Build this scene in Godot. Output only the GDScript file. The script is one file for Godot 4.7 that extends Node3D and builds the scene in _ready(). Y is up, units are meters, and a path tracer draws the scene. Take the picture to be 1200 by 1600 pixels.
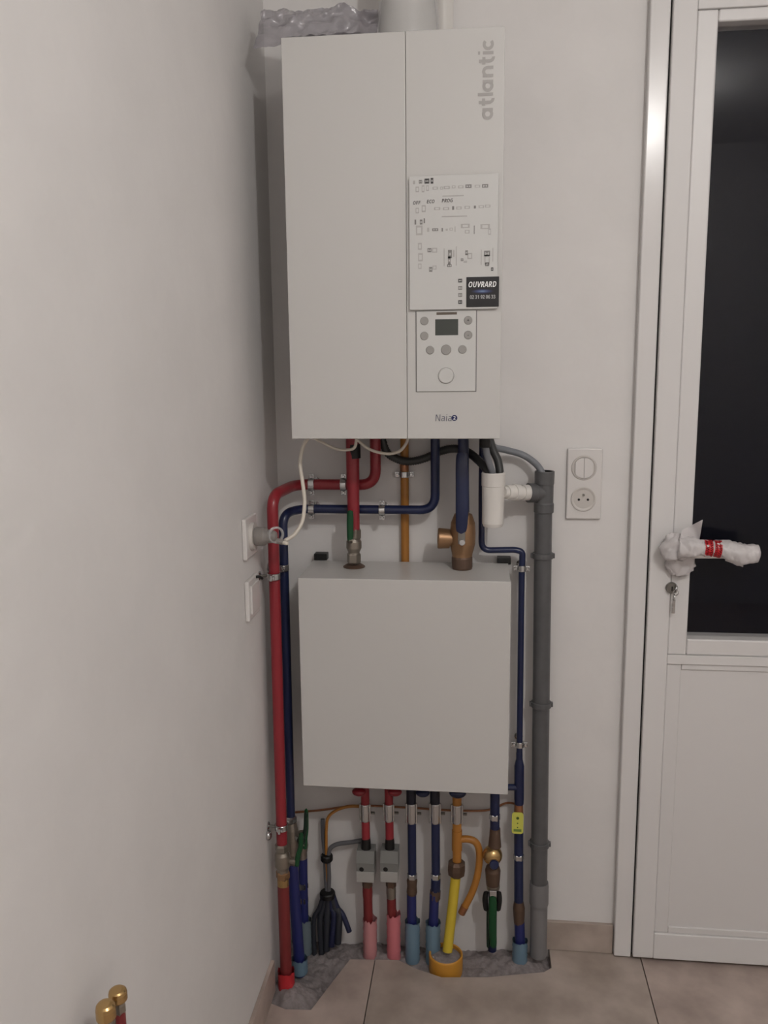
extends Node3D
# A boiler, a hydraulic cabinet and their pipework in the corner of a utility room, at night under one ceiling bulb.
# Origin: the foot of the corner; x along the back wall, y up, z out from the back wall into the room.

const EYE := Vector3(0.450, 1.370, 1.880)
const FOCAL := 1350.0
const BULB_AT := Vector3(1.125, 2.325, 2.08)
const BULB_ENERGY := 0.88
const EXPOSURE := 1.0
const ROOM_X := 2.1
const ROOM_Z := 3.1
const ROOM_Y := 2.5

var look: Basis
var names := {}
var M := {}
var rng := RandomNumberGenerator.new()
var noise := FastNoiseLite.new()

# ------------------------------------------------------------------ pixels to places
func ray(x, y) -> Vector3:
	return look * Vector3((x - 600.0) / FOCAL, -(y - 800.0) / FOCAL, -1.0)
func pz(x, y, z) -> Vector3:          # the point of the plane z metres off the back wall
	var d := ray(x, y)
	return EYE + d * ((z - EYE.z) / d.z)
func pxw(x, y, wx) -> Vector3:        # the point of the plane wx metres off the side wall
	var d := ray(x, y)
	return EYE + d * ((wx - EYE.x) / d.x)
func py(x, y, wy) -> Vector3:         # the point at height wy
	var d := ray(x, y)
	return EYE + d * ((wy - EYE.y) / d.y)

# ------------------------------------------------------------------ things and parts
func numbered(called) -> String:
	if not names.has(called):
		names[called] = 0
		return called
	names[called] += 1
	return "%s_%03d" % [called, names[called]]
func thing(called, label, category, at = Vector3.ZERO, group = ""):
	var o := Node3D.new()
	o.name = numbered(called)
	add_child(o)
	o.position = at
	o.set_meta("label", label)
	o.set_meta("category", category)
	if group: o.set_meta("group", group)
	return o
func struct(called):
	var o := Node3D.new()
	o.name = called
	add_child(o)
	o.set_meta("kind", "structure")
	return o
func part(parent, called, mesh, material, label = ""):
	var o := MeshInstance3D.new()
	o.mesh = mesh
	o.material_override = material
	o.name = called
	o.cast_shadow = GeometryInstance3D.SHADOW_CASTING_SETTING_ON
	parent.add_child(o, true)
	var p = parent
	var off := Vector3.ZERO
	while p != self:
		off += p.position
		p = p.get_parent()
	o.position = -off                  # meshes are written in world places
	if label: o.set_meta("label", label)
	return o
func mat(color: Color, rough := 0.5, metal := 0.0, spec := 0.5) -> StandardMaterial3D:
	var m := StandardMaterial3D.new()
	m.albedo_color = color
	m.roughness = rough
	m.metallic = metal
	m.metallic_specular = spec
	return m
func noise_tex(freq, lo: Color, hi: Color, seed_, size = 256, octaves = 4):
	var n := FastNoiseLite.new()
	n.seed = seed_
	n.frequency = freq
	n.fractal_octaves = octaves
	var g := Gradient.new()
	g.set_color(0, lo)
	g.set_color(1, hi)
	var t := NoiseTexture2D.new()
	t.noise = n
	t.seamless = true
	t.width = size
	t.height = size
	t.color_ramp = g
	return t
func bump_tex(freq, strength, seed_, size = 256):
	var n := FastNoiseLite.new()
	n.seed = seed_
	n.frequency = freq
	var t := NoiseTexture2D.new()
	t.noise = n
	t.seamless = true
	t.as_normal_map = true
	t.bump_strength = strength
	t.width = size
	t.height = size
	return t
func grained(m, tex, scale, bump = null, bump_scale = 0.3):
	m.albedo_texture = tex
	m.uv1_triplanar = true
	m.uv1_world_triplanar = true
	m.uv1_scale = Vector3.ONE * scale
	if bump:
		m.normal_enabled = true
		m.normal_texture = bump
		m.normal_scale = bump_scale
	return m

# ------------------------------------------------------------------ shapes
func begin() -> SurfaceTool:
	var st := SurfaceTool.new()
	st.begin(Mesh.PRIMITIVE_TRIANGLES)
	return st
func tri(st, a, b, c, na, nb, nc):
	if (b - a).cross(c - a).dot(na + nb + nc) > 0.0:
		var t = b; b = c; c = t
		t = nb; nb = nc; nc = t
	st.set_normal(na); st.add_vertex(a)
	st.set_normal(nb); st.add_vertex(b)
	st.set_normal(nc); st.add_vertex(c)
func quad(st, a, b, c, d, na, nb, nc, nd):
	tri(st, a, b, c, na, nb, nc)
	tri(st, a, c, d, na, nc, nd)
func flat4(st, a, b, c, d, n):
	quad(st, a, b, c, d, n, n, n, n)
func add_box(st, lo: Vector3, hi: Vector3, r := 0.0):
	var c := (lo + hi) * 0.5
	var h := (hi - lo) * 0.5
	r = min(r, min(h.x, min(h.y, h.z)) * 0.98)
	if r <= 0.0: r = 0.00002
	var inner := h - Vector3.ONE * r
	for ax in 3:
		var u := (ax + 1) % 3
		var v := (ax + 2) % 3
		var us := [-h[u], -h[u] + r * 0.42, -h[u] + r, h[u] - r, h[u] - r * 0.42, h[u]]
		var vs := [-h[v], -h[v] + r * 0.42, -h[v] + r, h[v] - r, h[v] - r * 0.42, h[v]]
		for s in [-1.0, 1.0]:
			var P := []
			var N := []
			for i in 6:
				for j in 6:
					var p := Vector3.ZERO
					p[ax] = s * h[ax]; p[u] = us[i]; p[v] = vs[j]
					var q := Vector3(clampf(p.x, -inner.x, inner.x), clampf(p.y, -inner.y, inner.y), clampf(p.z, -inner.z, inner.z))
					var n := (p - q).normalized()
					P.append(c + q + n * r); N.append(n)
			for i in 5:
				for j in 5:
					var k := i * 6 + j
					quad(st, P[k], P[k + 1], P[k + 7], P[k + 6], N[k], N[k + 1], N[k + 7], N[k + 6])
func box(lo: Vector3, hi: Vector3, r := 0.0):
	var st := begin()
	add_box(st, Vector3(min(lo.x, hi.x), min(lo.y, hi.y), min(lo.z, hi.z)), Vector3(max(lo.x, hi.x), max(lo.y, hi.y), max(lo.z, hi.z)), r)
	return st.commit()
func frame_of(dir: Vector3) -> Array:
	var d := dir.normalized()
	var up := Vector3.UP if abs(d.y) < 0.9 else Vector3.RIGHT
	var u := up.cross(d).normalized()
	return [u, d.cross(u).normalized()]
func fillet(pts: Array, r: float, steps := 8) -> Array:
	var out := [pts[0]]
	for i in range(1, pts.size() - 1):
		var p: Vector3 = pts[i]
		var a: Vector3 = (pts[i - 1] - p)
		var b: Vector3 = (pts[i + 1] - p)
		var k: float = min(r, min(a.length(), b.length()) * 0.49)
		var s: Vector3 = p + a.normalized() * k
		var e: Vector3 = p + b.normalized() * k
		for j in steps + 1:
			var t := float(j) / steps
			out.append(s.lerp(p, t).lerp(p.lerp(e, t), t))
	out.append(pts[-1])
	return out
func curve(pts: Array, steps := 10) -> Array:
	var out := []
	for i in pts.size() - 1:
		var p0: Vector3 = pts[max(i - 1, 0)]
		var p1: Vector3 = pts[i]
		var p2: Vector3 = pts[i + 1]
		var p3: Vector3 = pts[min(i + 2, pts.size() - 1)]
		for j in steps:
			out.append(p1.cubic_interpolate(p2, p0, p3, float(j) / steps))
	out.append(pts[-1])
	return out
func add_tube(st, pts: Array, radii, seg := 16, caps := true):
	var n := pts.size()
	var u := Vector3.ZERO
	var rings := []
	var norms := []
	for i in n:
		var d: Vector3
		if i == 0: d = pts[1] - pts[0]
		elif i == n - 1: d = pts[n - 1] - pts[n - 2]
		else: d = (pts[i + 1] - pts[i]).normalized() + (pts[i] - pts[i - 1]).normalized()
		d = d.normalized()
		if i == 0: u = frame_of(d)[0]
		else: u = (u - d * u.dot(d)).normalized()
		var v := d.cross(u)
		var r: float = radii[i] if radii is Array else radii
		var ring := []
		var nn := []
		for k in seg:
			var a := TAU * k / seg
			var o := u * cos(a) + v * sin(a)
			ring.append(pts[i] + o * r); nn.append(o)
		rings.append(ring); norms.append(nn)
	for i in n - 1:
		for k in seg:
			var l := (k + 1) % seg
			quad(st, rings[i][k], rings[i][l], rings[i + 1][l], rings[i + 1][k], norms[i][k], norms[i][l], norms[i + 1][l], norms[i + 1][k])
	if caps:
		for e in [0, n - 1]:
			var d: Vector3 = (pts[1] - pts[0]) * -1.0 if e == 0 else pts[n - 1] - pts[n - 2]
			d = d.normalized()
			for k in seg:
				tri(st, pts[e], rings[e][k], rings[e][(k + 1) % seg], d, d, d)
func tube(pts: Array, radii, seg := 16, caps := true):
	var st := begin()
	add_tube(st, pts, radii, seg, caps)
	return st.commit()
# profile: [[fraction or metres along, radius], ...]; metres when in_m
func add_lathe(st, a: Vector3, b: Vector3, profile: Array, seg := 24, in_m := false):
	var d := (b - a).normalized()
	var ln := (b - a).length()
	var f := frame_of(d)
	for i in profile.size() - 1:
		var t0: float = profile[i][0] * (1.0 if in_m else ln)
		var t1: float = profile[i + 1][0] * (1.0 if in_m else ln)
		var r0: float = profile[i][1]
		var r1: float = profile[i + 1][1]
		var w := Vector2(t1 - t0, r1 - r0)
		if w.length() < 1e-7: continue
		for k in seg:
			var a0 := TAU * (k + 0.5) / seg
			var a1 := TAU * (k + 1.5) / seg
			var o0: Vector3 = f[0] * cos(a0) + f[1] * sin(a0)
			var o1: Vector3 = f[0] * cos(a1) + f[1] * sin(a1)
			if seg <= 8:
				o0 = o0; o1 = o1
			var n0 := (o0 * w.x - d * w.y).normalized()
			var n1 := (o1 * w.x - d * w.y).normalized()
			if seg <= 8:
				n0 = (n0 + n1).normalized(); n1 = n0
			quad(st, a + d * t0 + o0 * r0, a + d * t0 + o1 * r0, a + d * t1 + o1 * r1, a + d * t1 + o0 * r1, n0, n1, n1, n0)
func lathe(a: Vector3, b: Vector3, profile: Array, seg := 24, in_m := false):
	var st := begin()
	add_lathe(st, a, b, profile, seg, in_m)
	return st.commit()
func cyl(a: Vector3, b: Vector3, r: float, bevel := 0.001, seg := 24):
	var ln := (b - a).length()
	return lathe(a, b, [[0, 0], [0, r - bevel], [bevel, r], [ln - bevel, r], [ln, r - bevel], [ln, 0]], seg, true)
func ring(a: Vector3, b: Vector3, r_in: float, r_out: float, seg := 28):
	return lathe(a, b, [[0, r_in], [0, r_out - 0.0006], [0.06, r_out], [0.94, r_out], [1, r_out - 0.0006], [1, r_in], [0, r_in]], seg)
func ball(c: Vector3, r: float, squash := Vector3.ONE, rows := 10, seg := 18):
	var st := begin()
	for i in rows:
		for k in seg:
			var P := []
			var N := []
			for q in [[i, k], [i, k + 1], [i + 1, k + 1], [i + 1, k]]:
				var th: float = PI * q[0] / rows
				var ph: float = TAU * q[1] / seg
				var n := Vector3(sin(th) * cos(ph), cos(th), sin(th) * sin(ph))
				P.append(c + n * r * squash); N.append((n / squash).normalized())
			quad(st, P[0], P[1], P[2], P[3], N[0], N[1], N[2], N[3])
	return st.commit()
func prism(poly: PackedVector2Array, map: Callable, depth: Vector3):
	# a flat polygon, placed in space by map, thickened by depth
	var st := begin()
	var idx := Geometry2D.triangulate_polygon(poly)
	var n := depth.normalized()
	for i in range(0, idx.size(), 3):
		var a: Vector3 = map.call(poly[idx[i]])
		var b: Vector3 = map.call(poly[idx[i + 1]])
		var c: Vector3 = map.call(poly[idx[i + 2]])
		tri(st, a + depth, b + depth, c + depth, n, n, n)
		tri(st, a, b, c, -n, -n, -n)
	var mid := Vector3.ZERO
	for p in poly: mid += map.call(p)
	mid /= poly.size()
	var ccw := not Geometry2D.is_polygon_clockwise(poly)
	for i in poly.size():
		var p2: Vector2 = poly[i]
		var q2: Vector2 = poly[(i + 1) % poly.size()]
		var e := (q2 - p2).normalized()
		var o2 := Vector2(e.y, -e.x) if ccw else Vector2(-e.y, e.x)
		var a: Vector3 = map.call(p2)
		var b: Vector3 = map.call(q2)
		var m0: Vector3 = map.call((p2 + q2) * 0.5)
		var m1: Vector3 = map.call((p2 + q2) * 0.5 + o2 * 0.001)
		var sn := (m1 - m0).normalized()
		flat4(st, a, b, b + depth, a + depth, sn)
	return st.commit()
func sheet(grid: Callable, nu: int, nv: int, thick: float):
	# a crumpled sheet with both faces; grid(u, v) gives the middle surface
	var st := begin()
	var P := []
	for i in nu + 1:
		for j in nv + 1:
			P.append(grid.call(float(i) / nu, float(j) / nv))
	var N := []
	for i in nu + 1:
		for j in nv + 1:
			var i0: int = max(i - 1, 0); var i1: int = min(i + 1, nu)
			var j0: int = max(j - 1, 0); var j1: int = min(j + 1, nv)
			var du: Vector3 = P[i1 * (nv + 1) + j] - P[i0 * (nv + 1) + j]
			var dv: Vector3 = P[i * (nv + 1) + j1] - P[i * (nv + 1) + j0]
			N.append(du.cross(dv).normalized())
	for i in nu:
		for j in nv:
			var k := [i * (nv + 1) + j, i * (nv + 1) + j + 1, (i + 1) * (nv + 1) + j + 1, (i + 1) * (nv + 1) + j]
			for s in [1.0, -1.0]:
				var q := []
				for m in k: q.append(P[m] + N[m] * (thick * 0.5 * s))
				quad(st, q[0], q[1], q[2], q[3], N[k[0]] * s, N[k[1]] * s, N[k[2]] * s, N[k[3]] * s)
	return st.commit()
func text_mesh(words: String, height: float, font := "Droid Sans", weight := 400, italic := false):
	var f := SystemFont.new()
	f.font_names = PackedStringArray([font])
	f.font_weight = weight
	f.font_italic = italic
	var t := TextMesh.new()
	t.text = words
	t.font = f
	t.font_size = 48
	t.pixel_size = height / 34.0
	t.depth = 0.0004
	return t
func lettering(parent, called, words, at: Vector3, height, material, weight := 400, slant := 0.0, turn := 0.0, squeeze := 1.0):
	var o = part(parent, called, text_mesh(words, height, "Droid Sans", weight), material)
	o.position += at
	o.transform.basis = Basis(Vector3(0, 0, 1), turn) * Basis(Vector3(squeeze, 0, 0), Vector3(slant, 1, 0), Vector3(0, 0, 1))
	return o

# ------------------------------------------------------------------ plumbing helpers, all placed by pixel and distance off the wall
func col(parent, called, m, x0, y0, x1, y1, z, profile, seg := 24, label = ""):
	return part(parent, called, lathe(pz(x0, y0, z), pz(x1, y1, z), profile, seg), m, label)
func rod(parent, called, m, x0, y0, x1, y1, z, r, label = ""):
	return part(parent, called, cyl(pz(x0, y0, z), pz(x1, y1, z), r), m, label)
func hung(parent, called, m, x, y1, z, r, x1 = null):
	var a := pz(x, 1240, z)
	return part(parent, called, cyl(Vector3(a.x, 0.4868, z), pz(x if x1 == null else x1, y1, z), r), m)
func nut(parent, m, x0, y0, x1, y1, z, r, called = "nut"):
	var a := pz(x0, y0, z)
	var b := pz(x1, y1, z)
	return part(parent, called, lathe(a, b, [[0, 0], [0, r * 0.9], [0.14, r], [0.86, r], [1, r * 0.9], [1, 0]], 6), m)
func clamp_ring(label, at: Vector3, axis: Vector3, r: float, to_wall: Vector3, group = "chrome pipe clamps"):
	# a two-part clamp: ring, two ears with screws, a threaded rod and a rosette on the wall
	var t = thing("pipe_clamp", label, "clamp", at, group)
	var ax := axis.normalized()
	var w := to_wall.normalized()
	var side := ax.cross(w).normalized()
	part(t, "ring", ring(at - ax * 0.0065, at + ax * 0.0065, r, r + 0.0028), M.chrome)
	for s in [-1.0, 1.0]:
		var e: Vector3 = at + side * s * (r + 0.006)
		part(t, "ear", box(e - (ax * 0.006 + side * 0.0055 + w * 0.0028).abs(), e + (ax * 0.006 + side * 0.0055 + w * 0.0028).abs(), 0.0012), M.chrome)
		var sc = part(t, "screw", lathe(e + w * 0.005, e - w * 0.0075, [[0, 0], [0, 0.0018], [0.7, 0.0018], [0.7, 0.0036], [0.92, 0.0036], [1, 0.0026], [1, 0]], 14), M.chrome)
		sc.set_meta("label", "small steel screw")
	var rod_len := to_wall.length()
	if rod_len > r + 0.012:
		part(t, "rod", cyl(at + w * (r + 0.002), at + w * (rod_len - 0.002), 0.0032, 0.0004, 12), M.steel)
		part(t, "rosette", lathe(at + w * rod_len, at + w * (rod_len - 0.005), [[0, 0], [0, 0.0095], [0.35, 0.0095], [0.8, 0.006], [1, 0.0]], 20), M.chrome)
	return t
func lever(parent, called, m, pts: Array, width: float, thick: float, label = ""):
	# a flat moulded handle: an oval section swept along pts
	var st := begin()
	var prev := []
	var path := curve(pts, 6)
	var n := path.size()
	var d0: Vector3 = (path[-1] - path[0]).normalized()
	var wide := d0.cross(Vector3(0, 0, 1)).normalized()
	for i in n:
		var t := float(i) / (n - 1)
		var d: Vector3 = (path[min(i + 1, n - 1)] - path[max(i - 1, 0)]).normalized()
		var up := wide.cross(d).normalized()
		var k: float = sqrt(clampf(1.0 - pow(abs(t * 2.0 - 1.0), 14.0), 0.02, 1.0)) * (0.86 + 0.14 * sin(t * PI))
		var row := []
		for q in 14:
			var a := TAU * q / 14.0
			var o := wide * (cos(a) * width * 0.5 * k) + up * (sin(a) * thick * 0.5 * k)
			var nn := (wide * cos(a) / width + up * sin(a) / thick).normalized()
			row.append([path[i] + o, nn])
		if i > 0:
			for q in 14:
				var l := (q + 1) % 14
				quad(st, prev[q][0], prev[l][0], row[l][0], row[q][0], prev[q][1], prev[l][1], row[l][1], row[q][1])
		if i == 0 or i == n - 1:
			var e := d * (-1.0 if i == 0 else 1.0)
			for q in 14: tri(st, path[i], row[q][0], row[(q + 1) % 14][0], e, e, e)
		prev = row
	return part(parent, called, st.commit(), m, label)
func sleeve(label, at: Vector3, top: Vector3, r, m, lip = 0.004, seed_ = 1):
	# a cut end of corrugated sheathing with a ragged rim, standing in the mortar
	var t = thing("pipe_sleeve", label, "pipe sleeve", at, "sheathing ends at the floor")
	var st := begin()
	var d := (top - at).normalized()
	var ln := (top - at).length()
	var f := frame_of(d)
	var g := RandomNumberGenerator.new()
	g.seed = seed_
	var rim := []
	for k in 25: rim.append(g.randf_range(-lip, lip))
	rim[24] = rim[0]
	var rows := 14
	for i in rows:
		for k in 24:
			var q := []
			var nn := []
			for c in [[i, k], [i, k + 1], [i + 1, k + 1], [i + 1, k]]:
				var a: float = TAU * c[1] / 24.0
				var o: Vector3 = f[0] * cos(a) + f[1] * sin(a)
				var tt: float = float(c[0]) / rows
				var rr: float = r + 0.0010 * sin(c[0] * 2.4)
				q.append(at + o * rr + d * tt * (ln + rim[c[1]])); nn.append(o)
			quad(st, q[0], q[1], q[2], q[3], nn[0], nn[1], nn[2], nn[3])
			for e in 4: q[e] = q[e] - nn[e] * 0.0016
			quad(st, q[0], q[1], q[2], q[3], -nn[0], -nn[1], -nn[2], -nn[3])
	part(t, "sheath", st.commit(), m)
	return t
func glyph(st, ch: String, place: Callable, w: float) -> float:
	# round light lettering drawn as flat strokes; returns the advance
	var strokes := []
	var adv := 1.15
	match ch:
		"a": strokes = [arc2(0.47, 0.5, 0.385, 0, 360), [Vector2(0.86, 0), Vector2(0.86, 1.0)]]; adv = 1.24
		"t": strokes = [[Vector2(0.28, 1.36), Vector2(0.28, 0.34)], arc2(0.62, 0.34, 0.34, 180, 275), [Vector2(0.0, 0.9), Vector2(0.64, 0.9)]]; adv = 0.86
		"l": strokes = [[Vector2(0.14, 0), Vector2(0.14, 1.45)]]; adv = 0.42
		"n": strokes = [[Vector2(0.14, 0), Vector2(0.14, 1.0)], arc2(0.5, 0.55, 0.36, 180, 0) + [Vector2(0.86, 0)]]; adv = 1.16
		"i": strokes = [[Vector2(0.14, 0), Vector2(0.14, 1.0)], [Vector2(0.14, 1.26), Vector2(0.14, 1.46)]]; adv = 0.42
		"c": strokes = [arc2(0.47, 0.5, 0.385, 45, 315)]; adv = 0.95
	var layer := 0.0
	for s in strokes:
		var closed: bool = s.size() > 2 and (s[0] - s[-1]).length() < 0.01
		var edge := []
		for i in s.size():
			var d: Vector2
			if i > 0: d += (s[i] - s[i - 1]).normalized()
			if i < s.size() - 1: d += (s[i + 1] - s[i]).normalized()
			if closed and (i == 0 or i == s.size() - 1): d = (s[1] - s[0]).normalized() + (s[-1] - s[-2]).normalized()
			d = d.normalized()
			var n := Vector2(-d.y, d.x) * w * 0.5
			edge.append([place.call(s[i] + n) + Vector3(0, 0, layer), place.call(s[i] - n) + Vector3(0, 0, layer)])
		for i in s.size() - 1:
			flat4(st, edge[i][0], edge[i + 1][0], edge[i + 1][1], edge[i][1], Vector3(0, 0, 1))
		layer += 0.0001
	return adv
func arc2(cx, cy, r, from, to) -> Array:
	var out := []
	for i in 25:
		var a := deg_to_rad(lerpf(from, to, i / 24.0))
		out.append(Vector2(cx + r * cos(a), cy + r * sin(a)))
	return out

# ================================================================== the scene
func _ready():
	rng.seed = 7
	noise.seed = 11
	noise.frequency = 1.0
	camera_and_light()
	materials()
	room()
	door()
	boiler()
	cabinet()
	flue()
	upper_pipes()
	condensate()
	cables()
	lower_pipes()
	wall_plates()
	stubs()
	bulb()

func camera_and_light():
	look = Basis(Vector3(0.99388058, -0.00985272, -0.11001961), Vector3(-0.00889872, 0.98563484, -0.1686558), Vector3(0.11010088, 0.16860275, 0.97951565))
	var cam := Camera3D.new()
	cam.name = "camera"
	add_child(cam)
	cam.transform = Transform3D(look.orthonormalized(), EYE)
	cam.keep_aspect = Camera3D.KEEP_HEIGHT
	cam.fov = rad_to_deg(2.0 * atan(800.0 / FOCAL))
	cam.near = 0.05
	cam.current = true
	var env := Environment.new()
	env.background_mode = Environment.BG_COLOR
	env.background_color = Color(0.012, 0.012, 0.017)
	env.tonemap_mode = Environment.TONE_MAPPER_LINEAR
	env.tonemap_exposure = EXPOSURE
	env.sdfgi_enabled = true
	env.ssao_enabled = true
	env.ssil_enabled = true
	var we := WorldEnvironment.new()
	we.name = "environment"
	we.environment = env
	add_child(we)

func bulb():
	var t = thing("ceiling_bulb", "bare light bulb in a white holder hanging from the ceiling", "light bulb", BULB_AT)
	var glow := mat(Color(1, 0.96, 0.9), 0.4)
	glow.emission_enabled = true
	glow.emission = Color(1, 0.9, 0.78)
	glow.emission_energy_multiplier = 30.0
	part(t, "bulb_globe", ball(BULB_AT, 0.032), glow)
	part(t, "holder", cyl(BULB_AT + Vector3(0, 0.03, 0), BULB_AT + Vector3(0, 0.085, 0), 0.018), M.white_plastic)
	part(t, "cord", cyl(BULB_AT + Vector3(0, 0.084, 0), Vector3(BULB_AT.x, ROOM_Y - 0.018, BULB_AT.z), 0.0035), M.white_plastic)
	part(t, "ceiling_rose", lathe(Vector3(BULB_AT.x, ROOM_Y, BULB_AT.z), Vector3(BULB_AT.x, ROOM_Y - 0.02, BULB_AT.z), [[0, 0], [0, 0.045], [0.4, 0.043], [1, 0.03], [1, 0]], 28), M.white_plastic)
	var l := OmniLight3D.new()
	l.name = "bulb_light"
	l.light_color = Color(1.0, 0.995, 0.99)
	l.light_energy = BULB_ENERGY
	l.light_size = 0.03
	l.omni_range = 12.0
	l.omni_attenuation = 2.0
	l.shadow_enabled = true
	t.add_child(l)

func materials():
	M.wall = grained(mat(Color(0.88, 0.868, 0.86), 0.75), noise_tex(0.02, Color(0.975, 0.975, 0.975), Color(1, 1, 1), 4), 0.9, bump_tex(0.05, 2.0, 6), 0.12)
	M.ceiling = mat(Color(0.92, 0.915, 0.91), 0.85)
	M.tile = grained(mat(Color(0.77, 0.705, 0.665), 0.45), noise_tex(0.012, Color(0.80, 0.79, 0.79), Color(1, 1, 1), 21, 512, 5), 1.3, bump_tex(0.05, 1.5, 9), 0.1)
	M.tile_b = grained(mat(Color(0.75, 0.695, 0.655), 0.45), noise_tex(0.012, Color(0.80, 0.79, 0.78), Color(1, 1, 1), 22, 512, 5), 1.2, bump_tex(0.05, 1.5, 9), 0.1)
	M.grout = mat(Color(0.56, 0.52, 0.49), 0.9)
	M.mortar = grained(mat(Color(0.63, 0.60, 0.595), 0.9), noise_tex(0.03, Color(0.74, 0.72, 0.73), Color(1, 1, 1), 31, 256, 5), 6.0, bump_tex(0.06, 5.0, 33), 0.6)
	M.pvc = mat(Color(0.86, 0.85, 0.845), 0.20, 0.0, 0.36)
	M.pvc_leaf = mat(Color(0.86, 0.85, 0.845), 0.34, 0.0, 0.25)
	M.pvc_panel = mat(Color(0.85, 0.84, 0.835), 0.38)
	M.gasket = mat(Color(0.05, 0.045, 0.045), 0.7)
	M.casing = mat(Color(0.78, 0.772, 0.76), 0.31)
	M.casing_b = mat(Color(0.79, 0.787, 0.777), 0.4)
	M.white_plastic = mat(Color(0.86, 0.845, 0.825), 0.35)
	M.socket = mat(Color(0.85, 0.835, 0.825), 0.25)
	M.socket_well = mat(Color(0.78, 0.76, 0.74), 0.35)
	M.red = mat(Color(0.565, 0.16, 0.195), 0.28)
	M.red_old = mat(Color(0.47, 0.16, 0.165), 0.45)
	M.red_sleeve = mat(Color(0.76, 0.19, 0.22), 0.4)
	M.pink = mat(Color(0.80, 0.46, 0.49), 0.45)
	M.pink_b = mat(Color(0.76, 0.53, 0.54), 0.45)
	M.blue = mat(Color(0.105, 0.14, 0.275), 0.28)
	M.blue_pex = mat(Color(0.135, 0.16, 0.385), 0.4)
	M.blue_sleeve = mat(Color(0.42, 0.52, 0.59), 0.45)
	M.ochre = mat(Color(0.66, 0.44, 0.18), 0.42)
	M.yellow = mat(Color(0.80, 0.70, 0.22), 0.42)
	M.orange = mat(Color(0.80, 0.57, 0.22), 0.45)
	M.green = mat(Color(0.03, 0.27, 0.14), 0.3)
	M.green_dark = mat(Color(0.04, 0.16, 0.11), 0.35)
	M.black = mat(Color(0.03, 0.03, 0.033), 0.5)
	M.brass = mat(Color(0.60, 0.47, 0.35), 0.42, 0.7)
	M.brass_dark = mat(Color(0.40, 0.32, 0.27), 0.5, 0.5)
	M.brass_new = mat(Color(0.76, 0.63, 0.43), 0.26, 0.9)
	M.nickel = mat(Color(0.60, 0.57, 0.53), 0.32, 0.85)
	M.chrome = mat(Color(0.78, 0.78, 0.78), 0.18, 0.95)
	M.steel = mat(Color(0.55, 0.54, 0.52), 0.35, 0.9)
	M.copper = mat(Color(0.62, 0.42, 0.30), 0.4, 0.6)
	M.pvc_grey = grained(mat(Color(0.36, 0.36, 0.365), 0.42), noise_tex(0.03, Color(0.9, 0.9, 0.9), Color(1, 1, 1), 41), 4.0)
	M.hose_dark = mat(Color(0.20, 0.205, 0.205), 0.45)
	M.hose_light = mat(Color(0.47, 0.48, 0.50), 0.4)
	M.conduit = mat(Color(0.36, 0.36, 0.375), 0.5)
	M.conduit_dark = mat(Color(0.16, 0.17, 0.20), 0.5)
	M.conduit_blue = mat(Color(0.11, 0.13, 0.25), 0.5)
	M.cord = mat(Color(0.84, 0.81, 0.76), 0.4)
	M.plug = mat(Color(0.52, 0.50, 0.485), 0.45)
	M.grey_box = mat(Color(0.47, 0.47, 0.46), 0.4)
	M.grey_box_light = mat(Color(0.66, 0.65, 0.635), 0.4)
	M.tag = mat(Color(0.80, 0.80, 0.36), 0.5)
	M.print_grey = mat(Color(0.655, 0.64, 0.63), 0.5)
	M.ink = mat(Color(0.24, 0.235, 0.235), 0.6)
	M.ink_soft = mat(Color(0.48, 0.47, 0.465), 0.6)
	M.navy = mat(Color(0.08, 0.11, 0.33), 0.4)
	M.white_ink = mat(Color(0.93, 0.93, 0.93), 0.5)
	M.button = mat(Color(0.60, 0.59, 0.575), 0.5)
	M.lcd = mat(Color(0.25, 0.265, 0.25), 0.2)
	M.slot = mat(Color(0.38, 0.34, 0.30), 0.6)
	var film := mat(Color(0.60, 0.58, 0.61, 0.42), 0.2)
	film.transparency = BaseMaterial3D.TRANSPARENCY_ALPHA
	M.film = film
	var wrap := mat(Color(0.86, 0.84, 0.84, 0.82), 0.38)
	wrap.transparency = BaseMaterial3D.TRANSPARENCY_ALPHA
	M.wrap = wrap
	M.tape = mat(Color(0.72, 0.09, 0.13), 0.35)
	var clear := mat(Color(0.8, 0.8, 0.8, 0.4), 0.15)
	clear.transparency = BaseMaterial3D.TRANSPARENCY_ALPHA
	M.clear = clear
	var glass := mat(Color(0.14, 0.15, 0.22, 0.10), 0.0, 0.0, 0.30)
	glass.transparency = BaseMaterial3D.TRANSPARENCY_ALPHA
	M.glass = glass

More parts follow.
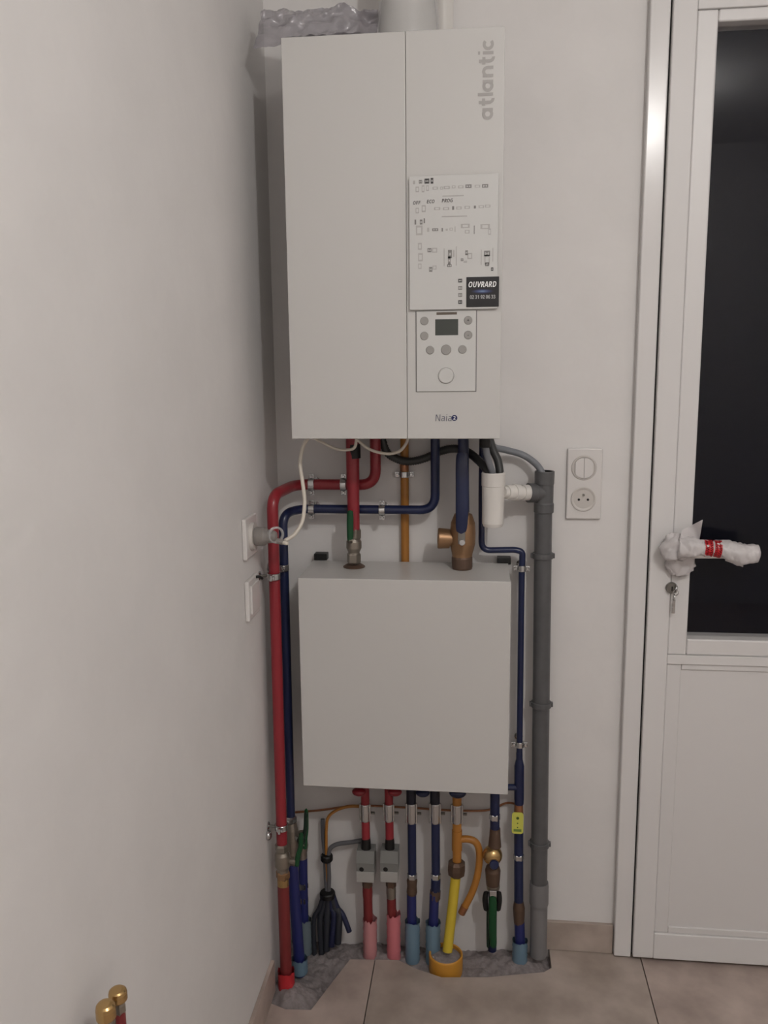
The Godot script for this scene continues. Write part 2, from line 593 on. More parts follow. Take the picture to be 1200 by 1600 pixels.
# ------------------------------------------------------------------ room
func room():
	# floor: a slab with a recess by the corner, and cut tiles round it
	var fl = struct("floor")
	part(fl, "slab", box(Vector3(-0.1, -0.14, -0.2), Vector3(ROOM_X + 0.1, -0.04, ROOM_Z + 0.1)), M.grout)
	var hole := PackedVector2Array()
	for p in [[421, 1562], [446, 1577], [486, 1578], [515, 1540], [547, 1499], [622, 1500], [648, 1513], [690, 1527], [760, 1527], [850, 1519], [862, 1512], [858, 1484]]:
		var q := py(p[0], p[1], 0.0)
		hole.append(Vector2(q.x, q.z))
	hole[0] = Vector2(-0.02, hole[0].y)
	hole[11] = Vector2(hole[11].x, -0.02)
	hole.append(Vector2(-0.02, -0.02))
	var xs := [0.0, 0.2165, 0.832, 1.447, ROOM_X]
	var zs := [0.0, 0.455, 1.07, 1.685, 2.30, ROOM_Z]
	for i in xs.size() - 1:
		for j in zs.size() - 1:
			var g := 0.0012
			var x0: float = xs[i] + (g if i > 0 else 0.0)
			var x1: float = xs[i + 1] - g
			var z0: float = zs[j] + (g if j > 0 else 0.0)
			var z1: float = zs[j + 1] - g
			var rect := PackedVector2Array([Vector2(x0, z0), Vector2(x1, z0), Vector2(x1, z1), Vector2(x0, z1)])
			var pieces := [rect] if j > 0 or i > 1 else Geometry2D.clip_polygons(rect, hole)
			for pc in pieces:
				if Geometry2D.is_polygon_clockwise(pc) and pieces.size() > 1: pass
				part(fl, "tile", prism(pc, func(v): return Vector3(v.x, -0.012, v.y), Vector3(0, 0.012, 0)), M.tile if (i + j) % 2 == 0 else M.tile_b)
	part(fl, "grout_bed", prism_frame(hole), M.grout)
	# mortar in the recess: a lumpy bed
	var n := FastNoiseLite.new()
	n.seed = 4
	n.frequency = 26.0
	var lumps := [[0.03, 0.19, 0.045, 0.022], [0.065, 0.21, 0.05, 0.020], [0.20, 0.045, 0.05, 0.016], [0.26, 0.05, 0.04, 0.014], [0.50, 0.04, 0.07, 0.014], [0.57, 0.05, 0.05, 0.018], [0.34, 0.05, 0.05, 0.012], [0.12, 0.07, 0.05, 0.010]]
	var bed := func(u, v):
		var x: float = u * 0.66
		var z: float = v * 0.27
		var h: float = -0.027 + 0.008 * n.get_noise_2d(x, z) + 0.004 * n.get_noise_2d(x * 3.0 + 9.0, z * 3.0)
		for l in lumps:
			var d2: float = Vector2(x - l[0], z - l[1]).length() / l[2]
			h += l[3] * exp(-d2 * d2)
		return Vector3(x, h, z)
	part(fl, "mortar_bed", sheet(bed, 110, 46, 0.002), M.mortar, "rough grey mortar in the recess cut around the pipes")
	# walls
	var t := 0.15
	var wl = struct("wall_left")
	part(wl, "plaster", box(Vector3(-t, -0.14, -0.2), Vector3(0, ROOM_Y + 0.1, ROOM_Z + t)), M.wall)
	var wb = struct("wall_back")
	var st := begin()
	add_box(st, Vector3(0.0, -0.14, -0.2), Vector3(0.79, ROOM_Y + 0.1, 0.0))
	add_box(st, Vector3(0.79, 2.11, -0.2), Vector3(1.68, ROOM_Y + 0.1, 0.0))
	add_box(st, Vector3(1.68, -0.14, -0.2), Vector3(ROOM_X + t, ROOM_Y + 0.1, 0.0))
	part(wb, "plaster", st.commit(), M.wall)
	var wr = struct("unseen_wall_right")  # out of view; set near to bounce more light into the corner
	part(wr, "plaster", box(Vector3(ROOM_X, -0.14, 0), Vector3(ROOM_X + t, ROOM_Y + 0.1, ROOM_Z + t)), M.wall)
	var wf = struct("unseen_wall_front")  # unseen, behind the camera; brought closer to brighten the shadows by bounce
	part(wf, "plaster", box(Vector3(0, -0.14, ROOM_Z), Vector3(ROOM_X, ROOM_Y + 0.1, ROOM_Z + t)), M.wall)
	var ce = struct("ceiling")
	part(ce, "plaster", box(Vector3(0, ROOM_Y, 0), Vector3(ROOM_X, ROOM_Y + 0.1, ROOM_Z)), M.ceiling)
	# skirting tiles
	var bb = struct("baseboard_back")
	var bx := 0.612
	part(bb, "tile", box(Vector3(bx, 0.0005, 0.0), Vector3(0.7685, 0.074, 0.009), 0.0015), M.tile_b)
	part(bb, "tile", box(Vector3(1.715, 0.0005, 0.0), Vector3(ROOM_X, 0.074, 0.009), 0.0015), M.tile)
	var bl = struct("baseboard_left")
	var z := 0.205
	while z < ROOM_Z:
		var z2: float = min(z + 0.613, ROOM_Z)
		part(bl, "tile", box(Vector3(0.0, 0.0005, z), Vector3(0.009, 0.076, z2 - 0.002), 0.0015), M.tile)
		z = z2
func prism_frame(hole: PackedVector2Array):
	# the screed under the tiles, with the recess left open
	var rect := PackedVector2Array([Vector2(0, 0), Vector2(0.83, 0), Vector2(0.83, 0.45), Vector2(0, 0.45)])
	var st := begin()
	for pc in Geometry2D.clip_polygons(rect, hole):
		st.append_from(prism(pc, func(v): return Vector3(v.x, -0.045, v.y), Vector3(0, 0.0315, 0)), 0, Transform3D.IDENTITY)
	add_box(st, Vector3(0.83, -0.045, 0), Vector3(ROOM_X, -0.0135, 0.45))
	add_box(st, Vector3(0, -0.045, 0.45), Vector3(ROOM_X, -0.0135, ROOM_Z))
	return st.commit()

# ------------------------------------------------------------------ door
func door():
	var d = struct("door_1")
	var y0 := 0.004
	# fixed frame lying on the wall and in the opening
	var st := begin()
	add_box(st, Vector3(0.770, y0, -0.05), Vector3(0.8085, 2.15, 0.022), 0.003)
	add_box(st, Vector3(1.668, y0, -0.05), Vector3(1.708, 2.15, 0.022), 0.003)
	add_box(st, Vector3(0.8085, 2.105, -0.05), Vector3(1.668, 2.15, 0.022), 0.003)
	part(d, "door_frame", st.commit(), M.pvc)
	part(d, "gasket", box(Vector3(0.8075, y0 + 0.004, -0.03), Vector3(0.8125, 2.108, 0.016), 0.001), M.gasket, "thin black rubber seal")
	# leaf: two stiles, three rails
	var zf := 0.030
	var zb := -0.04
	var xl := 0.8115
	var xr := 1.662
	st = begin()
	add_box(st, Vector3(xl, 0.010, zb), Vector3(0.8575, 2.095, zf), 0.003)
	add_box(st, Vector3(1.616, 0.010, zb), Vector3(xr, 2.095, zf), 0.003)
	add_box(st, Vector3(0.8575, 2.035, zb), Vector3(1.616, 2.095, zf), 0.002)
	add_box(st, Vector3(0.8575, 0.722, zb), Vector3(1.616, 0.742, zf - 0.0005), 0.001)
	add_box(st, Vector3(0.8575, 0.010, zb), Vector3(1.616, 0.074, zf), 0.002)
	part(d, "leaf_frame", st.commit(), M.pvc_leaf)
	# glazing beads round the pane, slightly set back, sloping to the glass
	var gx0 := 0.8975
	var gx1 := 1.576
	var gy0 := 0.778
	var gy1 := 2.012
	st = begin()
	add_box(st, Vector3(0.8575, 0.742, zb + 0.01), Vector3(gx0, 2.035, zf - 0.004), 0.004)
	add_box(st, Vector3(gx1, 0.742, zb + 0.01), Vector3(1.616, 2.035, zf - 0.004), 0.004)
	add_box(st, Vector3(gx0, gy1, zb + 0.01), Vector3(gx1, 2.035, zf - 0.004), 0.004)
	add_box(st, Vector3(gx0, 0.742, zb + 0.01), Vector3(gx1, gy0, zf - 0.004), 0.004)
	part(d, "glazing_bead", st.commit(), M.pvc_panel)
	part(d, "pane", box(Vector3(gx0 - 0.004, gy0 - 0.004, -0.004), Vector3(gx1 + 0.004, gy1 + 0.004, 0.002)), M.glass, "dark night-time window glass")
	# lower panel, set back from its rails
	part(d, "panel", box(Vector3(0.885, 0.085, zb + 0.01), Vector3(1.590, 0.712, zf - 0.009), 0.003), M.pvc_panel)
	st = begin()
	add_box(st, Vector3(0.8575, 0.074, zb + 0.01), Vector3(0.889, 0.722, zf - 0.005), 0.003)
	add_box(st, Vector3(1.586, 0.074, zb + 0.01), Vector3(1.616, 0.722, zf - 0.005), 0.003)
	add_box(st, Vector3(0.889, 0.708, zb + 0.01), Vector3(1.586, 0.722, zf - 0.005), 0.002)
	add_box(st, Vector3(0.889, 0.074, zb + 0.01), Vector3(1.586, 0.090, zf - 0.005), 0.002)
	part(d, "panel_bead", st.commit(), M.pvc_panel)
	# handle: rosette, neck and lever, under its wrapping
	var hc := pz(1062, 858, zf)
	part(d, "rosette", cyl(hc, hc + Vector3(0, 0, 0.009), 0.025), M.white_plastic)
	part(d, "lever", tube(fillet([hc + Vector3(0, 0, 0.008), hc + Vector3(0, 0, 0.05), pz(1172, 866, zf + 0.05)], 0.02), 0.009), M.white_plastic)
	# lock cylinder
	var lc := pz(1049, 918, zf)
	part(d, "lock_cylinder", lathe(lc, lc + Vector3(0, 0, 0.007), [[0, 0], [0, 0.0125], [0.7, 0.0125], [1, 0.011], [1, 0]], 24), M.steel)
	part(d, "keyhole", box(lc + Vector3(-0.0012, -0.006, 0.006), lc + Vector3(0.0012, 0.004, 0.0076)), M.black)
	# wrapping
	var wr = thing("handle_wrapping", "crumpled white packing film bound round the door handle with red tape", "packing film", hc + Vector3(0, 0, 0.03))
	var a := pz(1056, 856, zf + 0.03)
	part(wr, "wrapped_base", lump(a, Vector3(0.031, 0.030, 0.024), 0.16, 3), M.wrap)
	part(wr, "wrapped_base", lump(pz(1062, 880, zf + 0.012), Vector3(0.030, 0.027, 0.011), 0.16, 8), M.wrap)
	var pts := [pz(1058, 856, zf + 0.045), pz(1075, 856, zf + 0.05), pz(1090, 856, zf + 0.052), pz(1098, 856, zf + 0.052), pz(1112, 857, zf + 0.052), pz(1125, 857, zf + 0.052), pz(1140, 861, zf + 0.052), pz(1155, 866, zf + 0.052), pz(1168, 866, zf + 0.052), pz(1182, 866, zf + 0.052), pz(1186, 866, zf + 0.052)]
	part(wr, "wrapped_lever", lumpy_tube(curve(pts, 5), [0.020, 0.022, 0.0185, 0.0165, 0.0155, 0.0165, 0.0215, 0.0235, 0.0205, 0.0185, 0.012], 0.0050, 5), M.wrap)
	part(wr, "film_flap", sheet(func(u, v): return pz(lerpf(1060, 1092, u) + 6.0 * v, lerpf(848, 812.0 + 16.0 * (1.0 - u), v), zf + 0.04 + 0.012 * sin(u * 5.0 + v * 3.0)), 10, 10, 0.001), M.wrap)
	part(wr, "film_flap", sheet(func(u, v): return pz(lerpf(1135, 1163, u) - 2.0 * v, lerpf(866, 876.0 + 10.0 * u, v), zf + 0.066 - 0.012 * v + 0.004 * sin(u * 6.0)), 10, 6, 0.001), M.wrap)
	part(wr, "film_flap", sheet(func(u, v): return pz(lerpf(1046, 1086, u) - 3.0 * v, lerpf(868, 898.0 - 16.0 * pow(u * 2.0 - 1.1, 2.0), v), zf + 0.034 - 0.016 * v + 0.005 * sin(u * 7.0)), 12, 8, 0.001), M.wrap)
	part(wr, "tape", lumpy_tube([pz(1099, 856.5, zf + 0.052), pz(1106, 856.5, zf + 0.052), pz(1111.5, 857, zf + 0.052)], [0.0178, 0.0174, 0.0176], 0.0005, 6), M.tape, "band of red adhesive tape")
	part(wr, "tape", lumpy_tube([pz(1114, 857, zf + 0.052), pz(1119, 857.5, zf + 0.052), pz(1125, 858, zf + 0.052)], [0.0172, 0.0176, 0.0186], 0.0005, 7), M.tape, "band of red adhesive tape")
	# keys
	var k = thing("key", "small steel key in the door lock with a spare hanging from its ring", "keys", lc + Vector3(0.006, 0, 0.012))
	var kr := pz(1056, 920, zf + 0.016)
	part(k, "key_bow", lathe(kr + Vector3(-0.0008, 0, 0), kr + Vector3(0.0008, 0, 0), [[0, 0.003], [0, 0.009], [1, 0.009], [1, 0.003], [0, 0.003]], 20), M.chrome)
	part(k, "key_blade", box(kr + Vector3(-0.0008, -0.0028, -0.022), kr + Vector3(0.0008, 0.0028, -0.006)), M.steel)
	var k2 := pz(1053, 933, zf + 0.014)
	part(k, "spare_bow", cyl(k2 + Vector3(-0.001, 0, 0), k2 + Vector3(0.001, 0, 0), 0.0075, 0.0003), M.chrome)
	part(k, "spare_blade", box(k2 + Vector3(-0.0035, -0.036, -0.0009), k2 + Vector3(0.0035, -0.005, 0.0009), 0.0006), M.chrome)
	part(k, "key_ring", lathe(kr + Vector3(0, -0.009, -0.0006), kr + Vector3(0, -0.009, 0.0006), [[0, 0.005], [0, 0.0064], [1, 0.0064], [1, 0.005], [0, 0.005]], 20), M.chrome)
func lump(c: Vector3, size: Vector3, amp: float, seed_: int):
	var n := FastNoiseLite.new()
	n.seed = seed_
	n.frequency = 1.4
	var st := begin()
	var rows := 18
	var seg := 26
	var P := []
	for i in rows + 1:
		for k in seg + 1:
			var th := PI * i / rows
			var ph := TAU * k / seg
			var d := Vector3(sin(th) * cos(ph), cos(th), sin(th) * sin(ph))
			P.append(c + d * size * (1.0 + amp * 2.2 * n.get_noise_3dv(d) + amp * n.get_noise_3dv(d * 3.0)))
	return skin(P, rows, seg, c)
func skin(P: Array, rows: int, seg: int, _c):
	var st := begin()
	var N := []
	for i in rows + 1:
		for k in seg + 1:
			var i0: int = max(i - 1, 0); var i1: int = min(i + 1, rows)
			var k0 := (k - 1 + seg) % seg; var k1 := (k + 1) % seg
			var n: Vector3 = (P[i1 * (seg + 1) + k] - P[i0 * (seg + 1) + k]).cross(P[i * (seg + 1) + k1] - P[i * (seg + 1) + k0])
			n = n.normalized()
			var m := Vector3.ZERO
			for q in seg: m += P[i * (seg + 1) + q]
			m /= seg
			if n.dot(P[i * (seg + 1) + k] - m) < 0.0 and i > 0 and i < rows: n = -n
			if n.length() < 0.5: n = (P[i * (seg + 1) + k] - _c).normalized()
			N.append(n)
	for i in rows:
		for k in seg:
			var a := i * (seg + 1) + k
			quad(st, P[a], P[a + 1], P[a + seg + 2], P[a + seg + 1], N[a], N[a + 1], N[a + seg + 2], N[a + seg + 1])
	return st.commit()
func lumpy_tube(pts: Array, radii: Array, amp: float, seed_: int):
	var n := FastNoiseLite.new()
	n.seed = seed_
	n.frequency = 55.0
	var P := []
	var rows := pts.size() - 1
	var seg := 24
	var f := frame_of(pts[-1] - pts[0])
	for i in rows + 1:
		var q := float(i) / rows * (radii.size() - 1)
		var q0 := int(q)
		var r: float = lerpf(radii[q0], radii[min(q0 + 1, radii.size() - 1)], q - q0)
		for k in seg + 1:
			var a := TAU * (k % seg) / seg
			var o: Vector3 = f[0] * cos(a) + f[1] * sin(a)
			var p: Vector3 = pts[i] + o * r
			P.append(p + o * amp * (n.get_noise_3dv(p) + 0.5 * n.get_noise_3dv(p * 2.3)))
	return skin(P, rows, seg, pts[int(rows / 2)])

# ------------------------------------------------------------------ boiler
func boiler():
	var ZF := 0.275
	var x0 := 0.0955
	var x1 := 0.4860
	var yb := 1.2335
	var yt := 1.9365
	var t = thing("boiler", "tall white wall-hung gas boiler with a control panel and an instruction sheet", "boiler", Vector3((x0 + x1) * 0.5, yb, 0.0))
	part(t, "casing", box(Vector3(x0, yb, 0.002), Vector3(x1, yt, ZF - 0.014), 0.004), M.casing)
	part(t, "underside", box(Vector3(x0 + 0.01, yb - 0.003, 0.01), Vector3(x1 - 0.01, yb + 0.002, ZF - 0.03)), M.casing)
	var xs := pz(635, 400, ZF).x
	part(t, "front_panel", box(Vector3(x0, yb - 0.001, ZF - 0.016), Vector3(xs - 0.0003, yt, ZF), 0.0014), M.casing)
	part(t, "front_panel", box(Vector3(xs + 0.0003, yb - 0.001, ZF - 0.016), Vector3(x1, yt, ZF), 0.0014), M.casing)
	# lettering up the panel
	var st := begin()
	var a := pz(770, 186, ZF)
	var up_len: float = pz(770, 62, ZF).y - a.y
	var total := 0.0
	for ch in "atlantic": total += {"a": 1.24, "t": 0.86, "l": 0.42, "n": 1.16, "i": 0.42, "c": 0.95}[ch]
	var u: float = up_len / (total - 0.1)
	var pen := 0.0
	for ch in "atlantic":
		var at := pen
		pen += glyph(st, ch, func(v): return Vector3(a.x - v.y * u, a.y + (at + v.x) * u, ZF + 0.0005), 0.29)
	part(t, "maker_lettering", st.commit(), M.print_grey, "grey maker's name lettered up the panel")
	# instruction sheet, a stiff card hung on the front
	var s0 := pz(640.5, 485, ZF)
	var s1 := pz(779, 272, ZF)
	var zs := ZF + 0.007
	var card = part(t, "instruction_sheet", box(Vector3(s0.x, s0.y, zs - 0.003), Vector3(s1.x, s1.y, zs), 0.001), M.casing_b, "white card printed with small grey operating pictograms")
	print_sheet(card, zs + 0.0002)
	# installer's sticker
	var k0 := pz(728.5, 480, zs)
	var k1 := pz(780, 432, zs)
	var sk = part(t, "installer_sticker", box(Vector3(k0.x, k0.y, zs - 0.0002), Vector3(k1.x, k1.y, zs + 0.0012), 0.0004), mat(Color(0.07, 0.065, 0.08), 0.4), "black installer's sticker with white lettering and a blue flash")
	var zt := zs + 0.0016
	var kw := k1.x - k0.x
	var kh := k1.y - k0.y
	lettering(sk, "lettering", "OUVRARD", Vector3(k0.x + kw * 0.49, k0.y + kh * 0.745, zt), 0.0095, M.white_ink, 700, 0.16, 0.0, 0.80)
	lettering(sk, "lettering", "02 31 92 06 33", Vector3(k0.x + kw * 0.5, k0.y + kh * 0.33, zt), 0.0062, mat(Color(0.70, 0.70, 0.70), 0.5), 700, 0.0, 0.0, 0.80)
	part(sk, "blue_flash", flash(Vector3(k0.x + kw * 0.49, k0.y + kh * 0.52, zs + 0.0013), kw * 0.36, kh * 0.085), flash_mat())
	# control panel
	var c0 := pz(651, 612, ZF)
	var c1 := pz(744, 485, ZF)
	part(t, "control_recess", box(Vector3(c0.x - 0.0016, c0.y - 0.0008, ZF - 0.001), Vector3(c1.x + 0.0016, c1.y, ZF + 0.0004)), M.ink_soft)
	var cp = part(t, "control_panel", box(Vector3(c0.x, c0.y, ZF - 0.002), Vector3(c1.x, c1.y, ZF + 0.0022), 0.0012), M.casing_b)
	var zc := ZF + 0.0022
	var l0 := pz(680, 524, zc)
	var l1 := pz(716, 498.5, zc)
	var scr = part(cp, "screen", box(Vector3(l0.x, l0.y, zc - 0.001), Vector3(l1.x, l1.y, zc + 0.0005), 0.0004), M.lcd, "dark grey-green display")
	part(cp, "slot", box(pz(682, 492, zc) + Vector3(0, 0, -0.001), pz(714, 487.5, zc) + Vector3(0, 0, 0.0003)), M.slot)
	for b in [[663, 501.5, 0.0077], [663, 525, 0.0077], [731.5, 500.5, 0.0077], [731.5, 523.5, 0.0077], [672, 547, 0.0077], [697, 546.5, 0.0094], [722.5, 546, 0.0077]]:
		var p := pz(b[0], b[1], zc)
		var bt = part(cp, "button", lathe(p - Vector3(0, 0, 0.001), p + Vector3(0, 0, 0.0016), [[0, 0], [0, b[2]], [0.6, b[2]], [1, b[2] - 0.0012], [1, 0]], 24), M.button)
		if b[0] > 730: lettering(cp, "button_mark", "+" if b[1] < 510 else "-", Vector3(p.x, p.y, zc + 0.0021), 0.006, M.ink, 700)
	var p := pz(697, 587, zc)
	part(cp, "dial_well", cyl(p - Vector3(0, 0, 0.001), p + Vector3(0, 0, 0.0003), 0.0148, 0.0002, 32), M.button)
	part(cp, "dial", lathe(p, p + Vector3(0, 0, 0.004), [[0, 0], [0, 0.0140], [0.85, 0.0134], [1, 0.0120], [1, 0]], 36), M.casing_b)
	# model name and blue dot
	var q := pz(693, 653, ZF)
	lettering(t, "model_lettering", "Naia", Vector3(q.x, q.y, ZF + 0.0004), 0.0125, mat(Color(0.42, 0.42, 0.46), 0.5), 400, 0.08, 0.0, 0.9)
	q = pz(710, 653, ZF)
	part(t, "blue_dot", cyl(q, q + Vector3(0, 0, 0.0006), 0.0054, 0.0002, 24), M.navy, "small dark blue disc after the model name")
	lettering(t, "dot_numeral", "2", Vector3(q.x, q.y, ZF + 0.0010), 0.0062, M.white_ink, 700)
func flash(c: Vector3, rx: float, ry: float):
	var st := begin()
	var n := Vector3(0, 0, 1)
	var rings := [0.02, 0.25, 0.5, 0.75, 1.0]
	var cols := [Color(0.17, 0.27, 0.40), Color(0.10, 0.15, 0.27), Color(0.045, 0.055, 0.15), Color(0.018, 0.02, 0.055), Color(0.008, 0.007, 0.01)]
	for i in 4:
		for k in 32:
			var P := []
			for w in [[i, k], [i, k + 1], [i + 1, k + 1], [i + 1, k]]:
				var a: float = TAU * w[1] / 32.0
				P.append([c + Vector3(cos(a) * rx, sin(a) * ry, 0) * rings[w[0]], cols[w[0]]])
			for tr in [[0, 1, 2], [0, 2, 3]]:
				for e in tr:
					st.set_normal(n); st.set_color(P[e][1]); st.add_vertex(P[e][0])
	return st.commit()
func flash_mat() -> StandardMaterial3D:
	var m := mat(Color(1, 1, 1), 0.35)
	m.vertex_color_use_as_albedo = true
	return m
func print_sheet(card, z):
	# the pictograms: rows of small marks, each row one printed piece
	var rows := [
		[[647, 285, 3, 5, 0], [657, 284, 5, 5, 1], [667, 283, 7, 7, 2], [675, 282.5, 4, 8, 2]],
		[[652, 296, 5, 8, 0], [661, 295, 4, 10, 0], [668, 294, 4, 8, 0], [680, 294, 8, 4, 0], [690, 294, 4, 4, 0], [698, 293, 9, 4, 0], [709, 292, 5, 4, 0], [720, 292, 8, 4, 0], [732, 291, 9, 5, 1], [746, 291, 8, 4, 0], [758, 290.5, 9, 5, 1]],
		[[708, 306, 32, 1.4, 0]],
		[[652, 329, 5, 8, 0], [662, 326, 6, 10, 0], [683, 326, 9, 4, 0], [697, 326, 9, 4, 0], [708, 325, 3, 5, 1], [717, 325, 8, 4, 0], [730, 324, 8, 4, 0], [742, 323.5, 3, 4, 1], [752, 323, 8, 4, 0], [762, 322, 8, 4, 0]],
		[[710, 338, 38, 1.4, 0]],
		[[649, 347, 2.5, 7, 1], [658, 347, 4, 7, 1], [663, 345, 2, 7, 1]],
		[[655, 360, 10, 14, 0], [669, 359, 3, 6, 0], [680, 359, 9, 4, 1], [691, 359, 2, 5, 1], [698, 359, 3, 3, 0], [705, 358, 5, 4, 0], [711, 358, 1.2, 8, 0], [727, 353, 13, 6, 0], [730, 362, 7, 5, 0], [741, 359, 1.2, 12, 1], [758, 354, 14, 7, 0], [765, 362, 4, 9, 0]],
		[[656, 385, 6, 10, 0], [657, 402, 7, 12, 0], [656, 416, 5, 8, 0]],
		[[671, 391, 6, 6, 1], [679, 391, 8, 7, 0], [673, 421, 5, 7, 1], [679, 418, 6, 6, 0]],
		[[694, 402, 1.2, 26, 0], [713, 400, 1.2, 28, 0], [703, 397, 6, 12, 1], [702, 407, 4, 12, 1], [702, 415, 7, 4, 1], [709, 396, 2, 10, 0]],
		[[729, 395, 4, 7, 1], [734, 400, 7, 9, 0], [722, 406, 4, 4, 1], [727, 409, 5, 3, 0]],
		[[752, 402, 1.2, 22, 0], [770, 398, 1.2, 20, 0], [761, 396, 9, 8, 1], [761, 406, 8, 14, 0], [761, 413, 6, 5, 1]],
		[[769, 420.5, 3.5, 5, 2]],
		[[719, 438.5, 6, 5.5, 2], [719, 450, 6, 5.5, 1], [719, 461, 6, 5.5, 1], [719, 472, 6, 5.5, 2]],
	]
	var tones := [mat(Color(0.70, 0.69, 0.68), 0.5), mat(Color(0.52, 0.51, 0.50), 0.5), M.ink]
	for r in rows:
		for m in r:
			var c := pz(m[0], m[1], z)
			var hx: float = m[2] * 0.5 * 0.00118
			var hy: float = m[3] * 0.5 * 0.00118
			var st := begin()
			if m[2] > 3.0 and m[3] > 3.0:     # a small framed pictogram
				var n := Vector3(0, 0, 1)
				var zz: float = z + 0.0002
				var q := func(i, k): return Vector3(c.x + k * hx * (-1 if i in [0, 3] else 1), c.y + k * hy * (-1 if i < 2 else 1), zz)
				for i in 4: flat4(st, q.call(i, 1.0), q.call((i + 1) % 4, 1.0), q.call((i + 1) % 4, 0.6), q.call(i, 0.6), n)
				for i in 4: flat4(st, q.call(i, 0.6), q.call((i + 1) % 4, 0.6), c + Vector3(0, 0, 0.0002), c + Vector3(0, 0, 0.0002), n) if m[4] > 0 and i % 2 == 0 else null
			else:
				add_box(st, Vector3(c.x - hx, c.y - hy, z - 0.0001), Vector3(c.x + hx, c.y + hy, z + 0.0002))
			part(card, "printed_mark", st.commit(), tones[m[4]])
	for wd in [["OFF", 651, 317], ["ECO", 673, 315], ["PROG", 699, 313.5]]:
		var c := pz(wd[1], wd[2], z)
		lettering(card, "lettering", wd[0], Vector3(c.x, c.y, z + 0.0003), 0.0058, mat(Color(0.40, 0.39, 0.385), 0.5), 700, 0.15, 0.0, 0.9)

# ------------------------------------------------------------------ cabinet
const CZ := 0.19
func cabinet():
	var x0 := 0.0805
	var x1 := 0.5135
	var y0 := 0.4870
	var y1 := 0.9400
	var t = thing("hydraulic_cabinet", "square white metal cabinet hung below the boiler, pipes entering its top", "cabinet", Vector3((x0 + x1) * 0.5, y0, 0.0))
	var st := begin()
	add_box(st, Vector3(x0 + 0.001, y1 - 0.0016, 0.027), Vector3(x1 - 0.001, y1, CZ - 0.001), 0.0006)
	add_box(st, Vector3(x0 + 0.001, y0, 0.027), Vector3(x0 + 0.003, y1 - 0.001, CZ - 0.001), 0.0006)
	add_box(st, Vector3(x1 - 0.003, y0, 0.027), Vector3(x1 - 0.001, y1 - 0.001, CZ - 0.001), 0.0006)
	add_box(st, Vector3(x0 + 0.001, y0 + 0.002, 0.027), Vector3(x1 - 0.001, y1 - 0.001, 0.029))
	part(t, "body", st.commit(), M.casing)
	part(t, "front_cover", box(Vector3(x0, y0 - 0.003, CZ - 0.014), Vector3(x1, y1 + 0.0005, CZ), 0.002), M.casing)
	for p in [[502, 865.5], [787.5, 872]]:
		var c := pz(p[0], p[1], 0.012)
		part(t, "hanging_bracket", box(c + Vector3(-0.0145, -0.012, -0.012), c + Vector3(0.0145, 0.0025, 0.012), 0.001), M.black, "small black hanging bracket")

# ------------------------------------------------------------------ flue and film on top
func flue():
	var c := pz(638, 44, 0.14)
	var yb := 1.9365
	var t = thing("flue_pipe", "wide white flue pipe with a collar rising from the boiler top", "flue pipe", Vector3(c.x, yb, 0.14))
	var b := Vector3(c.x, yb, 0.14)
	part(t, "collar", lathe(b, b + Vector3(0, 0.075, 0), [[0, 0], [0, 0.056], [0.06, 0.058], [0.5, 0.058], [0.62, 0.052], [1, 0.051], [1, 0]], 36), M.white_plastic)
	part(t, "pipe", cyl(b + Vector3(0, 0.07, 0), Vector3(c.x, ROOM_Y, 0.14), 0.0475, 0.001, 36), M.white_plastic)
	part(t, "clear_cuff", lathe(b + Vector3(0, 0.02, 0), b + Vector3(0, 0.11, 0), [[0, 0.060], [0.5, 0.0575], [1, 0.053]], 36), M.clear)
	var d := pz(692, 30, 0.026)
	var u = thing("wall_duct", "slim white round duct running up the back wall behind the flue", "duct", Vector3(d.x, 1.92, 0.026))
	part(u, "tube", cyl(Vector3(d.x, 1.94, 0.026), Vector3(d.x, ROOM_Y, 0.026), 0.021, 0.001, 28), M.white_plastic)
	part(u, "elbow", tube(fillet([Vector3(d.x, 2.0, 0.026), Vector3(d.x, 1.9385, 0.03), Vector3(d.x, 1.9385, 0.05)], 0.03), 0.021), M.white_plastic)
	# protective film left on the top
	var f = thing("plastic_film", "crumpled translucent protective film left on top of the boiler", "plastic film", Vector3(0.2, yb, 0.15))
	var n := FastNoiseLite.new()
	n.seed = 17
	n.frequency = 1.9
	# one sheet stands up behind the casing's front edge and sags past its side; another lies over the top
	var stand := func(u2, v):
		var zt: float = 0.15 + 0.022 * sin(u2 * 4.6 + 0.6)
		var top := pz(lerpf(413, 592, u2), 13.0 + 5.0 * sin(u2 * 8.0) * u2, zt)
		var z: float = zt + 0.055 * (1.0 - v) + 0.030 * n.get_noise_2d(u2 * 2.2, v * 1.2) * (0.3 + 0.7 * v)
		var y: float = lerpf(yb + 0.004, top.y, v) + 0.006 * n.get_noise_2d(u2 * 3.0 + 8.0, v * 1.5)
		var x: float = top.x - 0.010 * (1.0 - v) * clampf(1.0 - u2 * 5.0, 0.0, 1.0)
		return Vector3(x, max(y, yb + 0.003), z)
	part(f, "upright_sheet", sheet(stand, 48, 20, 0.0004), M.film)
	var lie := func(u2, v):
		var x: float = lerpf(0.100, 0.236, u2)
		var z: float = lerpf(0.262, 0.07, v)
		var y: float = yb + 0.006 + 0.020 * pow(sin(v * PI), 2.0) * (0.6 + 0.4 * sin(u2 * 5.0)) + 0.006 * n.get_noise_2d(u2 * 3.0 + 20.0, v * 3.0)
		return Vector3(x, max(y, yb + 0.003), z)
	part(f, "lying_sheet", sheet(lie, 36, 20, 0.0004), M.film)

